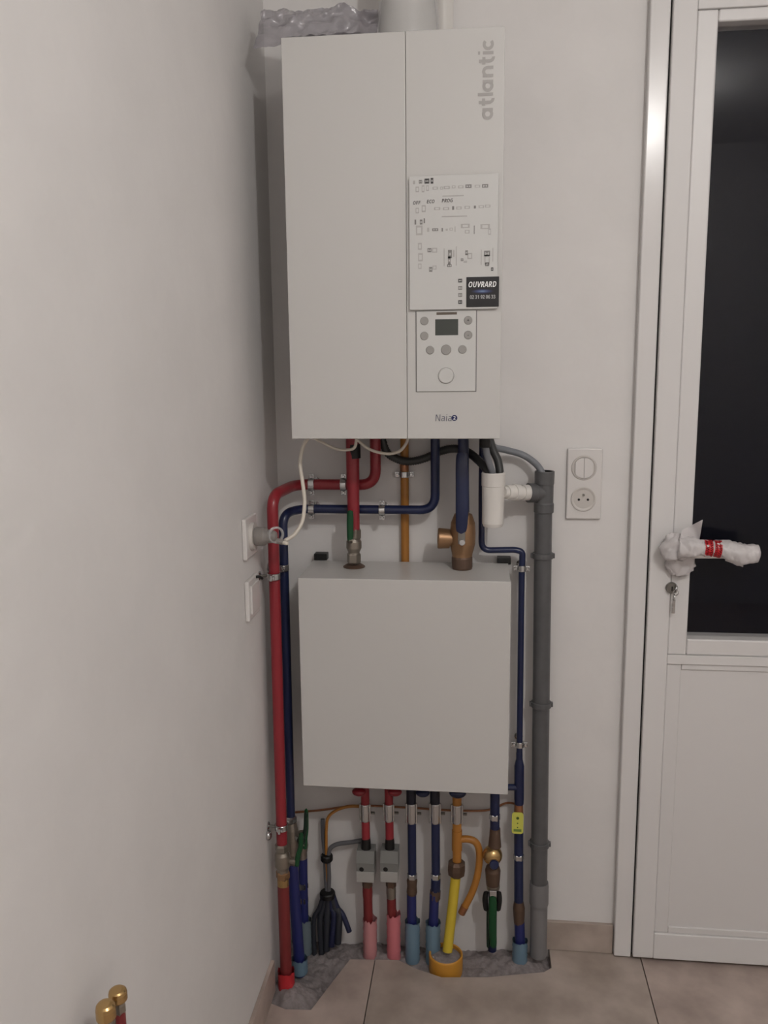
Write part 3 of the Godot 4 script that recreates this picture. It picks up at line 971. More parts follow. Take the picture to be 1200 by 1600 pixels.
# ------------------------------------------------------------------ pipes between boiler and cabinet
const BOT := 1.2283      # underside of the boiler
const TOP := 0.9400      # top of the cabinet
const ZH := 0.052        # the clipped runs along the back wall
func upper_pipes():
	# red heating pipe: down from the boiler, along the wall, round the corner and down to the floor
	var a := pz(587, 758, ZH)
	var rv := Vector3(0.030, 0, 0.190)
	var yr: float = pz(480, 757, ZH).y
	var low := pxw(437, 1330, rv.x)
	var t = thing("heating_pipe", "long red pipe from the boiler along the wall and down the corner to the floor", "pipe", Vector3(rv.x, 0, rv.z))
	part(t, "pipe", tube(fillet([Vector3(a.x, BOT + 0.0018, ZH), Vector3(a.x, yr, ZH), Vector3(0.052, yr, ZH), Vector3(rv.x, yr - 0.006, rv.z - 0.012), Vector3(rv.x, low.y - 0.02, rv.z)], 0.034), 0.0117, 20), M.red)
	var ry := func(yy): return Vector3(rv.x, pxw(438, yy, rv.x).y, rv.z)
	part(t, "union_nut", lathe(ry.call(1324), ry.call(1338), [[0, 0], [0, 0.013], [0.2, 0.0155], [0.8, 0.0155], [1, 0.013], [1, 0]], 6), M.nickel)
	part(t, "valve_body", lathe(ry.call(1337), ry.call(1372), [[0, 0], [0, 0.013], [0.15, 0.0165], [0.4, 0.0175], [0.7, 0.0165], [0.85, 0.013], [1, 0.013], [1, 0]], 24), M.nickel)
	part(t, "union_nut", lathe(ry.call(1370), ry.call(1384), [[0, 0], [0, 0.014], [0.2, 0.0155], [0.8, 0.0155], [1, 0.013], [1, 0]], 6), M.brass)
	part(t, "brass_ring", cyl(ry.call(1382), ry.call(1396), 0.0128), M.brass_new)
	var stem: Vector3 = ry.call(1352)
	part(t, "valve_stem", cyl(stem, stem + Vector3(0.030, 0, 0.004), 0.006), M.nickel)
	var lv := stem + Vector3(0.032, 0, 0.004)
	lever(t, "valve_lever", M.green, [lv + Vector3(0, -0.012, 0), lv + Vector3(0.003, 0.012, 0), lv + Vector3(0.010, 0.036, 0), lv + Vector3(0.012, 0.070, 0)], 0.011, 0.008, "green lever handle")
	part(t, "floor_pipe", cyl(ry.call(1394), Vector3(rv.x, -0.02, rv.z), 0.0128), M.red_old, "duller red pipe below the valve")
	sleeve("bright red sheathing end around the corner heating pipe", Vector3(rv.x, -0.012, rv.z), Vector3(rv.x, 0.040, rv.z), 0.0182, M.red_sleeve, 0.003, 3)
	clamp_ring("chrome clamp on the red pipe's run along the wall, beside the corner", pz(487, 757, ZH), Vector3.RIGHT, 0.0117, Vector3(0, 0, -ZH))
	clamp_ring("chrome clamp on the red pipe's run, half hidden by the green-levered pipe", pz(537, 757, ZH), Vector3.RIGHT, 0.0117, Vector3(0, 0, -ZH))
	clamp_ring("chrome clamp fixing the corner red pipe to the wall beside the switch", Vector3(rv.x, pxw(430, 897, rv.x).y, rv.z), Vector3.UP, 0.0117, Vector3(-rv.x, 0, 0))
	var cl = clamp_ring("chrome clamp with a domed wall boss low on the corner red pipe", Vector3(rv.x, pxw(433, 1307, rv.x).y, rv.z), Vector3.UP, 0.0117, Vector3(-rv.x, 0, 0))
	part(cl, "wall_boss", ball(Vector3(0.004, pxw(421, 1302, 0.004).y, rv.z + 0.012), 0.0105, Vector3(0.7, 1, 1)), M.chrome, "shiny domed boss")

	# blue return pipe beside it
	var b := pz(680, 797, ZH)
	var yb: float = pz(480, 795, ZH).y
	var bv := Vector3(0.033, 0, 0.112)
	var u = thing("return_pipe", "long blue pipe from the boiler along the wall and down behind the red one", "pipe", Vector3(bv.x, 0, bv.z))
	var by := func(yy): return Vector3(bv.x, pxw(452, yy, bv.x).y, bv.z)
	part(u, "pipe", tube(fillet([Vector3(b.x, BOT + 0.0018, ZH), Vector3(b.x, b.y, ZH), Vector3(0.060, yb, ZH), Vector3(bv.x, yb - 0.004, bv.z - 0.01), by.call(1296)], 0.034), 0.0098, 20), M.blue)
	part(u, "union_nut", lathe(by.call(1280), by.call(1292), [[0, 0], [0, 0.012], [0.2, 0.0135], [0.8, 0.0135], [1, 0.012], [1, 0]], 6), M.chrome)
	part(u, "valve_body", lathe(by.call(1291), by.call(1345), [[0, 0], [0, 0.012], [0.2, 0.0155], [0.5, 0.0175], [0.75, 0.0155], [0.9, 0.013], [1, 0.013], [1, 0]], 24), M.nickel)
	part(u, "union_nut", lathe(by.call(1344), by.call(1362), [[0, 0], [0, 0.014], [0.2, 0.0155], [0.8, 0.0155], [1, 0.013], [1, 0]], 6), M.nickel)
	stem = by.call(1315)
	part(u, "valve_stem", cyl(stem, stem + Vector3(0.022, 0, 0.012), 0.0055), M.chrome)
	lv = stem + Vector3(0.026, 0, 0.014)
	part(u, "lever_boss", ball(lv, 0.010, Vector3(1, 1.2, 0.8)), M.green_dark)
	lever(u, "valve_lever", M.green_dark, [lv + Vector3(0, -0.014, 0), lv + Vector3(0.004, 0.008, 0), lv + Vector3(0.010, 0.03, 0), lv + Vector3(0.0115, 0.070, 0)], 0.0095, 0.008, "dark green lever handle")
	part(u, "floor_pipe", cyl(by.call(1360), Vector3(0.047, -0.02, 0.125), 0.0128), M.blue_pex, "brighter blue pipe below the valve")
	sleeve("pale blue sheathing end around the corner return pipe", Vector3(0.047, -0.012, 0.125), Vector3(0.047, 0.022, 0.125), 0.0175, M.blue_sleeve, 0.003, 5)
	clamp_ring("chrome clamp on the blue pipe's run along the wall, beside the corner", pz(487, 796, ZH), Vector3.RIGHT, 0.0098, Vector3(0, 0, -ZH))
	clamp_ring("chrome clamp on the blue pipe's run, next to the ochre gas pipe", pz(597, 797, ZH), Vector3.RIGHT, 0.0098, Vector3(0, 0, -ZH))
	clamp_ring("chrome clamp on the upright blue pipe behind the corner red one", Vector3(bv.x, pxw(442, 887, bv.x).y, bv.z), Vector3.UP, 0.0098, Vector3(-bv.x, 0, 0))
	# a second blue floor pipe stands behind, closed by its own valve
	var s = thing("branch_pipe", "short blue pipe with a green-levered valve rising from the floor in the corner", "pipe", pz(474, 1440, 0.05))
	rod(s, "pipe", M.blue_pex, 473, 1335, 475, 1445, 0.05, 0.0108)
	col(s, "valve_body", M.nickel, 471, 1300, 472, 1340, 0.05, [[0, 0], [0, 0.009], [0.15, 0.012], [0.5, 0.0155], [0.8, 0.0125], [1, 0.0125], [1, 0]])
	nut(s, M.chrome, 473, 1378, 473.5, 1388, 0.05, 0.0128)
	nut(s, M.chrome, 473.5, 1400, 474, 1410, 0.05, 0.0122)
	lv = pz(476, 1318, 0.07)
	lever(s, "valve_lever", M.green, [lv + Vector3(0, -0.015, 0), lv + Vector3(0.001, 0.01, 0), lv + Vector3(0.0045, 0.04, 0), lv + Vector3(0.0060, 0.088, 0)], 0.0115, 0.008, "green lever handle")
	part(s, "valve_stem", cyl(pz(472, 1318, 0.05), lv + Vector3(0, 0, 0.002), 0.005), M.nickel)
	var sp := pz(476, 1460, 0.05)
	sleeve("pale grey-blue sheathing end beside the cable conduits in the corner", Vector3(sp.x, -0.018, 0.05), pz(475, 1436, 0.05), 0.0165, mat(Color(0.42, 0.47, 0.50), 0.5), 0.003, 9)

	# short red pipe straight down into the cabinet, with a green lever
	var z2 := 0.083
	var p = thing("flow_pipe", "short red pipe with a green lever valve between boiler and cabinet top", "pipe", pz(552, 880, z2))
	part(p, "pipe", tube([Vector3(pz(551, 700, z2).x, BOT + 0.0018, z2), pz(551, 720, z2), pz(552, 780, z2), pz(553, 838, z2)], [0.0142, 0.0142, 0.0130, 0.0130], 20), M.red)
	col(p, "shade_band", M.black, 552, 694, 553, 716, z2, [[0, 0], [0, 0.0146], [0.4, 0.0148], [1, 0.0143], [1, 0]], 24, "black band painting the shade under the boiler")  # black band paints the shade at the top of this pipe
	nut(p, M.nickel, 553, 826, 553, 842, z2, 0.0152)
	col(p, "valve_body", M.nickel, 553, 841, 553, 866, z2, [[0, 0], [0, 0.0125], [0.2, 0.0165], [0.6, 0.0165], [0.85, 0.0125], [1, 0.0125], [1, 0]])
	var foot := pz(553, 866, z2)
	nut(p, M.nickel, 553, 864, 553, 880, z2, 0.0150)
	part(p, "rosette", lathe(Vector3(foot.x, TOP + 0.0003, z2), Vector3(foot.x, TOP + 0.006, z2), [[0, 0], [0, 0.0235], [0.3, 0.0235], [1, 0.017], [1, 0]], 28), M.brass_dark)
	var gz := z2 + 0.024
	lever(p, "valve_lever", M.green, [pz(547, 797, gz), pz(547, 810, gz), pz(547, 826, gz), pz(547, 846, gz)], 0.0145, 0.009, "glossy green lever handle")
	part(p, "valve_stem", cyl(pz(549, 850, z2), pz(548, 842, gz + 0.002), 0.005), M.nickel)

	# gas pipe: behind the runs and the cabinet, out again below it
	var zg := 0.0105
	var g = thing("gas_pipe", "ochre painted gas pipe running behind the cabinet down to a yellow floor pipe", "gas pipe", pz(700, 1470, 0.05))
	var ge := pz(714, 1228, 0.052)
	part(g, "pipe", tube(fillet([Vector3(pz(632, 700, zg).x, BOT + 0.0018, zg), pz(633, 870, zg), Vector3(pz(633, 870, zg).x, 0.70, zg), Vector3(ge.x, 0.58, zg), Vector3(ge.x, 0.468, zg), Vector3(ge.x, 0.440, 0.052), Vector3(ge.x, 0.395, 0.052)], 0.03), 0.0092, 20), M.ochre)
	rod(g, "pipe", M.ochre, 714, 1228, 714, 1350, 0.052, 0.0103)
	part(g, "valve_cap", ball(pz(715, 1238, 0.06), 0.0165, Vector3(1.2, 0.75, 1)), M.blue, "round dark blue cap just under the cabinet")
	rod(g, "copper_end", M.copper, 631.5, 715, 632, 736, zg, 0.0097)
	# tee and its down-turned branch
	col(g, "tee", M.ochre, 714, 1297, 714, 1328, 0.052, [[0, 0], [0, 0.0118], [1, 0.0118], [1, 0]])
	part(g, "branch", tube(curve([pz(714, 1312, 0.052), pz(730, 1311, 0.052), pz(742, 1315, 0.052), pz(748, 1326, 0.052), pz(749, 1345, 0.052), pz(745, 1372, 0.054), pz(736, 1398, 0.056), pz(722, 1424, 0.058)], 8), 0.0082, 16), M.ochre)
	col(g, "branch_end", M.copper, 726.5, 1416, 721, 1427, 0.058, [[0, 0], [0, 0.009], [1, 0.0085], [1, 0]])
	col(g, "coupling", M.brass_dark, 713.5, 1345, 713, 1369, 0.052, [[0, 0], [0, 0.015], [0.15, 0.0205], [0.5, 0.0212], [0.85, 0.0195], [1, 0.0135], [1, 0]], 8)
	part(g, "yellow_pipe", tube([pz(712.5, 1366, 0.052), pz(706, 1425, 0.062), pz(699, 1486, 0.082)], 0.0115, 20), M.yellow, "bright yellow plastic pipe leaning to the floor")
	var rg := py(697, 1496, 0.0)
	var o = thing("floor_collar", "orange ring filled with grey mortar where the yellow pipe meets the floor", "collar", Vector3(rg.x, -0.02, rg.z + 0.018))
	var rc := Vector3(rg.x, 0, rg.z + 0.016)
	part(o, "collar_ring", lathe(rc + Vector3(0, -0.03, 0), rc + Vector3(0, 0.024, 0), [[0, 0.036], [0, 0.0385], [0.9, 0.0395], [0.97, 0.039], [1, 0.037], [0.97, 0.0345], [0, 0.034]], 40), M.orange)
	part(o, "mortar_fill", lathe(rc + Vector3(0, -0.03, 0), rc + Vector3(0, 0.021, 0), [[0.0, 0.034], [0.86, 0.0345], [0.96, 0.024], [1, 0.01], [1, 0]], 30), M.mortar)
	var gc = clamp_ring("dark clamp high on the ochre gas pipe under the boiler", pz(632, 741, zg), Vector3.UP, 0.0095, Vector3(0, 0, -0.012))

	# brass safety valve with a blue lever, standing on the cabinet
	var zv := 0.083
	var v = thing("safety_valve", "squat brass valve with a blue lever on top of the cabinet", "valve", pz(722, 886, zv))
	part(v, "pipe", tube([Vector3(pz(724, 700, zv - 0.03).x, BOT + 0.0018, zv - 0.005), pz(725, 800, zv - 0.003)], 0.0115, 18), M.blue)
	col(v, "valve_body", M.brass, 724, 794, 722, 870, zv, [[0, 0], [0, 0.010], [0.10, 0.0125], [0.12, 0.0185], [0.3, 0.0255], [0.5, 0.0272], [0.72, 0.0272], [0.92, 0.022], [1, 0.021], [1, 0]], 28)
	var vb := pz(722, 884, zv)
	part(v, "base_nut", lathe(Vector3(vb.x, TOP + 0.0004, zv), Vector3(vb.x, TOP + 0.030, zv), [[0, 0], [0, 0.0210], [0.15, 0.0222], [0.8, 0.0222], [1, 0.0205], [1, 0]], 24), M.brass_dark)
	part(v, "side_port", lathe(pz(716, 842, zv), pz(684, 841, zv + 0.004), [[0, 0], [0, 0.0165], [0.42, 0.0165], [0.42, 0.0205], [0.95, 0.0222], [1, 0.0205], [1, 0.012], [0.6, 0.012], [0.6, 0]], 28), M.brass)
	var zl := zv + 0.034
	part(v, "valve_stem", cyl(pz(722, 846, zv + 0.02), pz(722, 848, zl + 0.008), 0.0065), M.chrome)
	part(v, "lever_arm", box(pz(715.5, 850, zl), pz(727, 828, zl) + Vector3(0, 0, 0.003), 0.001), M.steel)
	lever(v, "valve_lever", M.blue, [pz(722, 706, zl - 0.006), pz(722, 730, zl), pz(722.5, 770, zl + 0.003), pz(722, 800, zl + 0.005), pz(720.5, 834, zl + 0.003)], 0.0272, 0.012, "blue plastic lever handle")

# ------------------------------------------------------------------ drain side
func condensate():
	# dark corrugated hose sagging under the boiler into the trap
	var h = thing("drain_hose", "dark grey corrugated hose sagging below the boiler into the white trap", "hose", pz(640, 721, 0.034))
	var pts := curve([Vector3(pz(594, 684, 0.0305).x, BOT + 0.0018, 0.0305), pz(603, 704, 0.0305), pz(620, 717, 0.0305), pz(641, 721, 0.0305), pz(664, 716, 0.0305), pz(686, 706, 0.0305), pz(708, 701, 0.037), pz(728, 705, 0.050), pz(746, 718, 0.072), pz(762, 736, 0.097), pz(767, 752, 0.105)], 22)
	var radii := []
	for i in pts.size(): radii.append(0.0086 + 0.0008 * sin(i * 1.9))
	part(h, "hose", tube(pts, radii, 14), M.hose_dark)
	# white trap
	var zt := 0.105
	var s = thing("condensate_trap", "white plastic cylindrical trap with a threaded side outlet", "trap", pz(771, 822, zt))
	col(s, "cup", M.white_plastic, 771, 738, 770, 823, zt, [[0, 0.0205], [0, 0.0235], [0.02, 0.0245], [0.24, 0.0243], [0.25, 0.0232], [0.93, 0.0222], [0.99, 0.0195], [1, 0.017], [1, 0]], 36)
	col(s, "cup_lining", M.white_plastic, 771, 738, 771, 760, zt, [[0, 0.0206], [0.3, 0.02], [0.9, 0.02], [0.9, 0]], 30)
	var so := pz(786, 769, zt)
	var sd := pz(838, 770, 0.05)
	part(s, "outlet", lathe(so, sd, [[0, 0], [0, 0.012], [0.1, 0.012], [0.1, 0.0145], [0.2, 0.0155], [0.30, 0.0155], [0.30, 0.0172], [0.46, 0.0172], [0.48, 0.0140], [0.56, 0.0140], [0.56, 0.0165], [0.8, 0.0165], [0.8, 0]], 28), M.white_plastic)
	# light grey hose from the black boiler spigot into the trap
	var g = thing("outlet_hose", "short light grey hose from a black spigot down into the white trap", "hose", pz(766, 720, 0.11))
	part(g, "hose", tube(curve([pz(758, 694, 0.118), pz(760, 706, 0.116), pz(764, 722, 0.112), pz(770, 740, 0.108), pz(773, 754, 0.106)], 8), 0.0068, 16), M.hose_light)
	part(g, "spigot", cyl(Vector3(pz(758, 690, 0.118).x, BOT + 0.0018, 0.118), pz(758, 699, 0.118), 0.0112), M.black, "black rubber spigot")
	# thicker dark hose beside it
	var k = thing("relief_hose", "dark grey hose bending down behind the light one into the trap", "hose", pz(775, 715, 0.08))
	part(k, "hose", tube(curve([Vector3(pz(762, 684, 0.085).x, BOT + 0.0018, 0.085), pz(770, 702, 0.087), pz(778, 720, 0.09), pz(781, 740, 0.096), pz(780, 752, 0.1)], 8), 0.0085, 14), M.hose_dark)
	# long light hose along the wall to the top of the drain
	var l = thing("overflow_hose", "light grey hose arching along the wall into the drain's open top", "hose", pz(800, 705, 0.04))
	part(l, "hose", tube(curve([Vector3(pz(761, 686, 0.066).x, BOT + 0.0018, 0.066), pz(770, 697, 0.060), pz(790, 703, 0.042), pz(815, 710, 0.032), pz(834, 722, 0.037), pz(845, 735, 0.045), pz(850, 752, 0.048)], 8), 0.0072, 16), M.hose_light)
	# grey drain pipe
	var zd := 0.046
	var d = thing("drain_pipe", "thick grey plastic drain pipe with a tee standing against the wall", "drain pipe", pz(841, 1490, zd))
	col(d, "pipe", M.pvc_grey, 849, 796, 842, 1385, zd, [[0, 0], [0, 0.0186], [1, 0.0186], [1, 0]], 32)
	col(d, "tee", M.pvc_grey, 851, 736, 849.5, 801, zd, [[0, 0.0175], [0, 0.0205], [0.02, 0.0210], [0.30, 0.0205], [0.33, 0.0195], [0.75, 0.0195], [0.78, 0.0210], [0.98, 0.0210], [1, 0.0195], [1, 0]], 32)
	col(d, "tee_mouth", M.black, 851, 737, 851, 748, zd, [[0, 0.0176], [0.9, 0.0176], [0.9, 0]], 28)
	part(d, "tee_branch", lathe(pz(850, 770, zd), pz(825, 770, 0.061), [[0, 0], [0, 0.019], [0.55, 0.019], [0.6, 0.0205], [1, 0.0205], [1, 0.0165], [0.8, 0.0165], [0.8, 0]], 28), M.pvc_grey)
	col(d, "floor_socket", mat(Color(0.46, 0.455, 0.46), 0.5), 842.5, 1378, 841, 1492, zd, [[0, 0.0186], [0.0, 0.0206], [0.05, 0.0216], [0.28, 0.0216], [0.32, 0.0196], [1, 0.0192], [1, 0]], 32, "paler grey floor socket")
	for c in [[848, 868, "grey plastic clip on the drain pipe level with the cabinet's top"], [845.5, 1100, "grey plastic clip on the drain pipe halfway down the cabinet"], [842.8, 1318, "grey plastic clip on the drain pipe level with the yellow tag"]]:
		var at := pz(c[0], c[1], zd)
		var cc = thing("drain_clip", c[2], "pipe clip", at, "drain pipe clips")
		part(cc, "ring", ring(at - Vector3(0, 0.006, 0), at + Vector3(0, 0.006, 0), 0.0186, 0.0222), M.pvc_grey)
		for sgn in [-1.0, 1.0]: part(cc, "ear", box(at + Vector3(sgn * 0.0200, -0.0055, -0.004), at + Vector3(sgn * 0.0255, 0.0055, 0.004), 0.0015), M.pvc_grey)
		part(cc, "foot", cyl(at - Vector3(0, 0, 0.02), Vector3(at.x, at.y, 0.0), 0.006), M.pvc_grey)

# ------------------------------------------------------------------ cables
func cables():
	var zc := 0.16
	var c = thing("power_cord", "white power cord hanging from the boiler to a grey plug in the wall socket", "cord", pz(474, 760, zc))
	var plug_at := pxw(399, 838, 0.016)
	var z0 := plug_at.z
	var tip := plug_at + Vector3(0.050, -0.010, 0.0)
	part(c, "cord", tube(curve([pz(482, 683, zc), pz(473, 700, zc + 0.005), pz(469, 725, zc + 0.012), pz(473, 755, zc + 0.02), pz(476, 785, zc + 0.03), pz(472, 815, zc + 0.045), pz(460, 835, zc + 0.06), pz(444, 846, zc + 0.075), tip + Vector3(0.012, -0.003, 0), tip], 10), 0.0040, 12), M.cord)
	part(c, "plug", lathe(plug_at, plug_at + Vector3(0.042, 0, 0), [[0, 0], [0, 0.0178], [0.1, 0.0186], [0.45, 0.0180], [0.6, 0.0135], [0.9, 0.0120], [1, 0.009], [1, 0]], 28), M.plug, "grey rubber mains plug")
	part(c, "strain_relief", cyl(tip + Vector3(-0.012, 0.002, 0), tip + Vector3(0.006, -0.001, 0), 0.0055), M.plug)
	part(c, "pull_ring", ring(plug_at + Vector3(0.040, 0.004, 0.001), plug_at + Vector3(0.043, 0.004, 0.005), 0.0125, 0.0165), M.clear, "clear plastic pull ring")
	var d = thing("sensor_cable", "thin white cable looping below the boiler beside the power cord", "cable", pz(530, 700, zc))
	part(d, "cable", tube(curve([pz(490, 684, zc), pz(505, 692, zc), pz(524, 701, zc), pz(542, 703, zc), pz(554, 699, zc), pz(557, 684, zc)], 10), 0.0030, 12), M.cord)
	var e = thing("thermostat_cable", "thin white cable looping below the boiler in front of the red pipes", "cable", pz(605, 707, zc))
	part(e, "cable", tube(curve([pz(556, 684, zc), pz(566, 694, zc), pz(582, 704, zc), pz(606, 709, zc), pz(624, 705, zc), pz(634, 694, zc), pz(638, 683, zc)], 10), 0.0030, 12), M.cord)
	# copper capillary running behind the lower pipes
	var k = thing("capillary_tube", "thin brown copper tube running along the wall below the cabinet", "copper tube", pz(600, 1264, 0.012))
	part(k, "tube", tube(curve([pz(452, 1270, 0.012), pz(500, 1266, 0.012), pz(560, 1259, 0.012), pz(640, 1262, 0.012), pz(700, 1266, 0.012), pz(760, 1266, 0.012), pz(790, 1255, 0.012), pz(806, 1256, 0.02)], 8), 0.0026, 10), M.copper)
	# cable bundle from the floor, tied twice
	var b = thing("cable_bundle", "bundle of dark cable conduits fanning to the floor, tied with black straps", "cable conduits", pz(514, 1450, 0.04))
	var zb := 0.035
	part(b, "ochre_cable", tube(curve([pz(566, 1260, zb), pz(545, 1260, zb), pz(526, 1266, zb), pz(513, 1277, zb), pz(510, 1295, zb), pz(510, 1335, zb), pz(512, 1370, zb), pz(515, 1400, zb)], 8), 0.0036, 12), M.ochre, "ochre cable")
	part(b, "grey_conduit", tube(curve([pz(504, 1280, 0.02), pz(505, 1310, 0.024), pz(508, 1340, zb - 0.004), pz(509, 1370, zb - 0.004), pz(511, 1400, zb), pz(508, 1430, zb), pz(500, 1475, zb + 0.004)], 8), 0.0050, 12), M.conduit)
	part(b, "grey_conduit", tube(curve([pz(572, 1312, 0.03), pz(548, 1316, 0.03), pz(527, 1319, 0.03), pz(516, 1326, 0.034), pz(513, 1340, zb), pz(514, 1370, zb), pz(514, 1400, zb), pz(520, 1440, zb), pz(522, 1478, zb + 0.005)], 8), 0.0052, 12), M.conduit)
	for q in [[507, 1398, 490, 1440, 492, 1500, 0.0055, M.conduit_dark], [509, 1398, 500, 1440, 503, 1492, 0.0070, M.conduit_dark], [513, 1398, 511, 1440, 510, 1485, 0.0082, M.conduit_dark], [516, 1398, 522, 1430, 518, 1478, 0.0075, M.conduit_blue], [518, 1400, 530, 1428, 528, 1474, 0.0080, M.conduit_dark], [520, 1402, 536, 1430, 546, 1456, 0.0062, M.conduit_blue]]:
		part(b, "conduit", tube(curve([pz(q[0], q[1] - 4, zb + 0.004), pz(lerpf(q[0], q[2], 0.45), 1418, zb + 0.006), pz(q[2], q[3], zb + 0.010), pz(q[4], q[5], zb + 0.016)], 8), q[6], 12), q[7])
	for y in [1340, 1398]:
		col(b, "strap", M.black, 510.5 if y < 1350 else 511.5, y - 5, 510.5 if y < 1350 else 512, y + 5, zb + (0.0 if y < 1350 else 0.004), [[0, 0], [0, 0.0125 if y < 1350 else 0.0165], [0.2, 0.0145 if y < 1350 else 0.0185], [0.8, 0.0145 if y < 1350 else 0.0185], [1, 0.0125], [1, 0]], 20, "black cable strap")

# ------------------------------------------------------------------ pipes under the cabinet
func wall_clamp(label, x, y0, y1, z, r):
	# an upright strap clamp as under the cabinet: two bright cheeks round the pipe on a wall rod
	var at := pz(x, (y0 + y1) * 0.5, z)
	var hh: float = (pz(x, y0, z).y - pz(x, y1, z).y) * 0.5
	var t = thing("strap_clamp", label, "clamp", at, "bright strap clamps under the cabinet")
	part(t, "band", ring(at - Vector3(0, hh * 0.98, 0), at + Vector3(0, hh * 0.98, 0), r, r + 0.0016), M.chrome)
	for s in [-1.0, 1.0]: part(t, "rib", cyl(at + Vector3(s * (r + 0.001), -hh, 0.003), at + Vector3(s * (r + 0.001), hh, 0.003), 0.0026, 0.0006, 12), M.chrome)
	part(t, "bolt", cyl(at + Vector3(r + 0.001, -0.004, -0.004), at + Vector3(r + 0.012, -0.004, -0.004), 0.0036, 0.0006, 6), M.steel)
	part(t, "rod", cyl(at - Vector3(0, 0, r), Vector3(at.x, at.y, 0), 0.0034, 0.0004, 12), M.steel)
	return t
func lower_pipes():
	var z := 0.055
	# two red circuits with grey metering blocks
	var reds := [[571, 0.0, "red pipe with a grey metering block, beside the cable bundle", M.pink_b, "dusty pink sheathing end around the red pipe by the cables"], [608, 0.0, "red pipe with a grey metering block, next to the blue pipes", M.pink, "bright pink sheathing end around the red pipe by the blue ones"]]
	var i := 0
	for q in reds:
		var x: float = q[0]
		var t = thing("circuit_pipe", q[2], "pipe", pz(x + 3, 1460, z), "floor heating circuit pipes")
		hung(t, "pipe", M.red, x - 1, 1318, z, 0.0098, x + 1)
		part(t, "knob", ball(pz(x + (-10 if i == 0 else 9), 1237, z + 0.012), 0.0125, Vector3(1.3, 0.8, 1)), M.red, "round red knob just under the cabinet")
		col(t, "black_collar", M.black, x + 1, 1309, x + 1, 1328, z, [[0, 0], [0, 0.0098], [0.3, 0.0108], [1, 0.0116], [1, 0]])
		# the block: sloped upper half, paler lower half
		var b0 := pz(x - 12, 1369, z)
		var b1 := pz(x + 15, 1326, z)
		var yh: float = lerpf(b0.y, b1.y, 0.36)
		part(t, "metering_block", prism(PackedVector2Array([Vector2(-0.020, yh), Vector2(0.022, yh), Vector2(0.022, lerpf(yh, b1.y, 0.45)), Vector2(0.012, b1.y), Vector2(-0.020, b1.y)]), func(v): return Vector3(b0.x, v.y, z + v.x), Vector3(b1.x - b0.x, 0, 0)), M.grey_box)
		part(t, "metering_block", box(Vector3(b0.x, b0.y, z - 0.020), Vector3(b1.x, yh, z + 0.024), 0.0015), M.grey_box_light, "paler lower half of the block")
		var hp := Vector3(lerpf(b0.x, b1.x, 0.30), lerpf(b0.y, b1.y, 0.44), z + 0.021)
		part(t, "adjusting_hole", cyl(hp, hp + Vector3(0, 0, 0.0016), 0.0055, 0.0003, 18), M.black)
		nut(t, M.brass_dark, x + 3, 1372, x + 3, 1386, z, 0.0122)
		col(t, "fitting", M.red_old if i == 0 else M.nickel, x + 3, 1384, x + 3.5, 1402, z, [[0, 0], [0, 0.0112], [0.5, 0.0118], [1, 0.0112], [1, 0]])
		rod(t, "floor_pipe", M.red_old, x + 3.5, 1400, x + 5, 1462, z, 0.0108)
		var sb := pz(x + 7, 1474, z)
		sleeve(q[4], Vector3(sb.x, -0.016, z), pz(x + 7, 1436 if i == 0 else 1428, z), 0.0162, q[3], 0.005, 20 + i)
		wall_clamp("bright strap clamp on the red pipe " + ("beside the cable bundle" if i == 0 else "next to the blue pipes"), x - 0.5, 1255, 1282, z, 0.0100)
		i += 1
	# two blue circuits
	i = 0
	for q in [[643.5, "blue pipe under the cabinet, next to the red metering blocks", "pale blue sheathing end around the blue pipe by the red ones"], [680.5, "blue pipe under the cabinet, next to the yellow gas pipe", "pale blue sheathing end around the blue pipe by the gas pipe"]]:
		var x: float = q[0]
		var lean := 0.0 if i == 0 else -4.0
		var t = thing("circuit_pipe", q[1], "pipe", pz(x, 1460, z), "floor heating circuit pipes")
		hung(t, "pipe", M.blue, x - 0.5, 1368, z, 0.0100, x + 0.5)
		col(t, "dark_upper_length", mat(Color(0.03, 0.045, 0.13), 0.4), x - 1, 1232, x - 1, 1257, z, [[0, 0], [0, 0.0114], [1, 0.0110], [1, 0]], 24, "darker blue length of pipe under the cabinet")  # top length in a darker blue than the rest of the pipe
		if i == 0: part(t, "knob", ball(pz(x + 17, 1238, z + 0.01), 0.0135, Vector3(1.2, 0.75, 1)), M.blue, "round dark blue knob just under the cabinet")
		nut(t, M.chrome, x + 0.5, 1364, x + 0.5, 1373, z, 0.0118)
		if i == 0:
			col(t, "fitting", M.brass_dark, x + 0.5, 1372, x, 1397, z, [[0, 0], [0, 0.0112], [0.15, 0.0124], [0.5, 0.0112], [0.85, 0.0124], [1, 0.0112], [1, 0]])
		else:
			rod(t, "fitting", M.blue, x + 0.5, 1372, x, 1392, z, 0.0112)
			nut(t, M.brass_dark, x, 1389, x - 1, 1406, z, 0.0124)
		rod(t, "floor_pipe", M.blue_pex, x - 0.5 + lean * 0.3, 1396, x + lean, 1466, z, 0.0112)
		var sb := pz(x + 1 + lean * 1.2, 1474, z)
		sleeve(q[2], Vector3(sb.x, -0.016, z), pz(x + 1 + lean * 1.2, 1438 if i == 0 else 1441, z), 0.0172, M.blue_sleeve, 0.003, 30 + i)
		wall_clamp("bright strap clamp on the blue pipe " + ("next to the red metering blocks" if i == 0 else "next to the gas pipe"), x - 0.5, 1254, 1285, z, 0.0102)
		i += 1
	wall_clamp("bright strap clamp on the ochre gas pipe under the cabinet", 714, 1256, 1285, 0.052, 0.0106)
	# brass check valve and green-levered stopcock
	var c = thing("cold_feed_pipe", "blue pipe with a bulging brass check valve and a green lever stopcock", "pipe", pz(770, 1470, z))
	hung(c, "pipe", M.blue, 773, 1300, z, 0.0108)
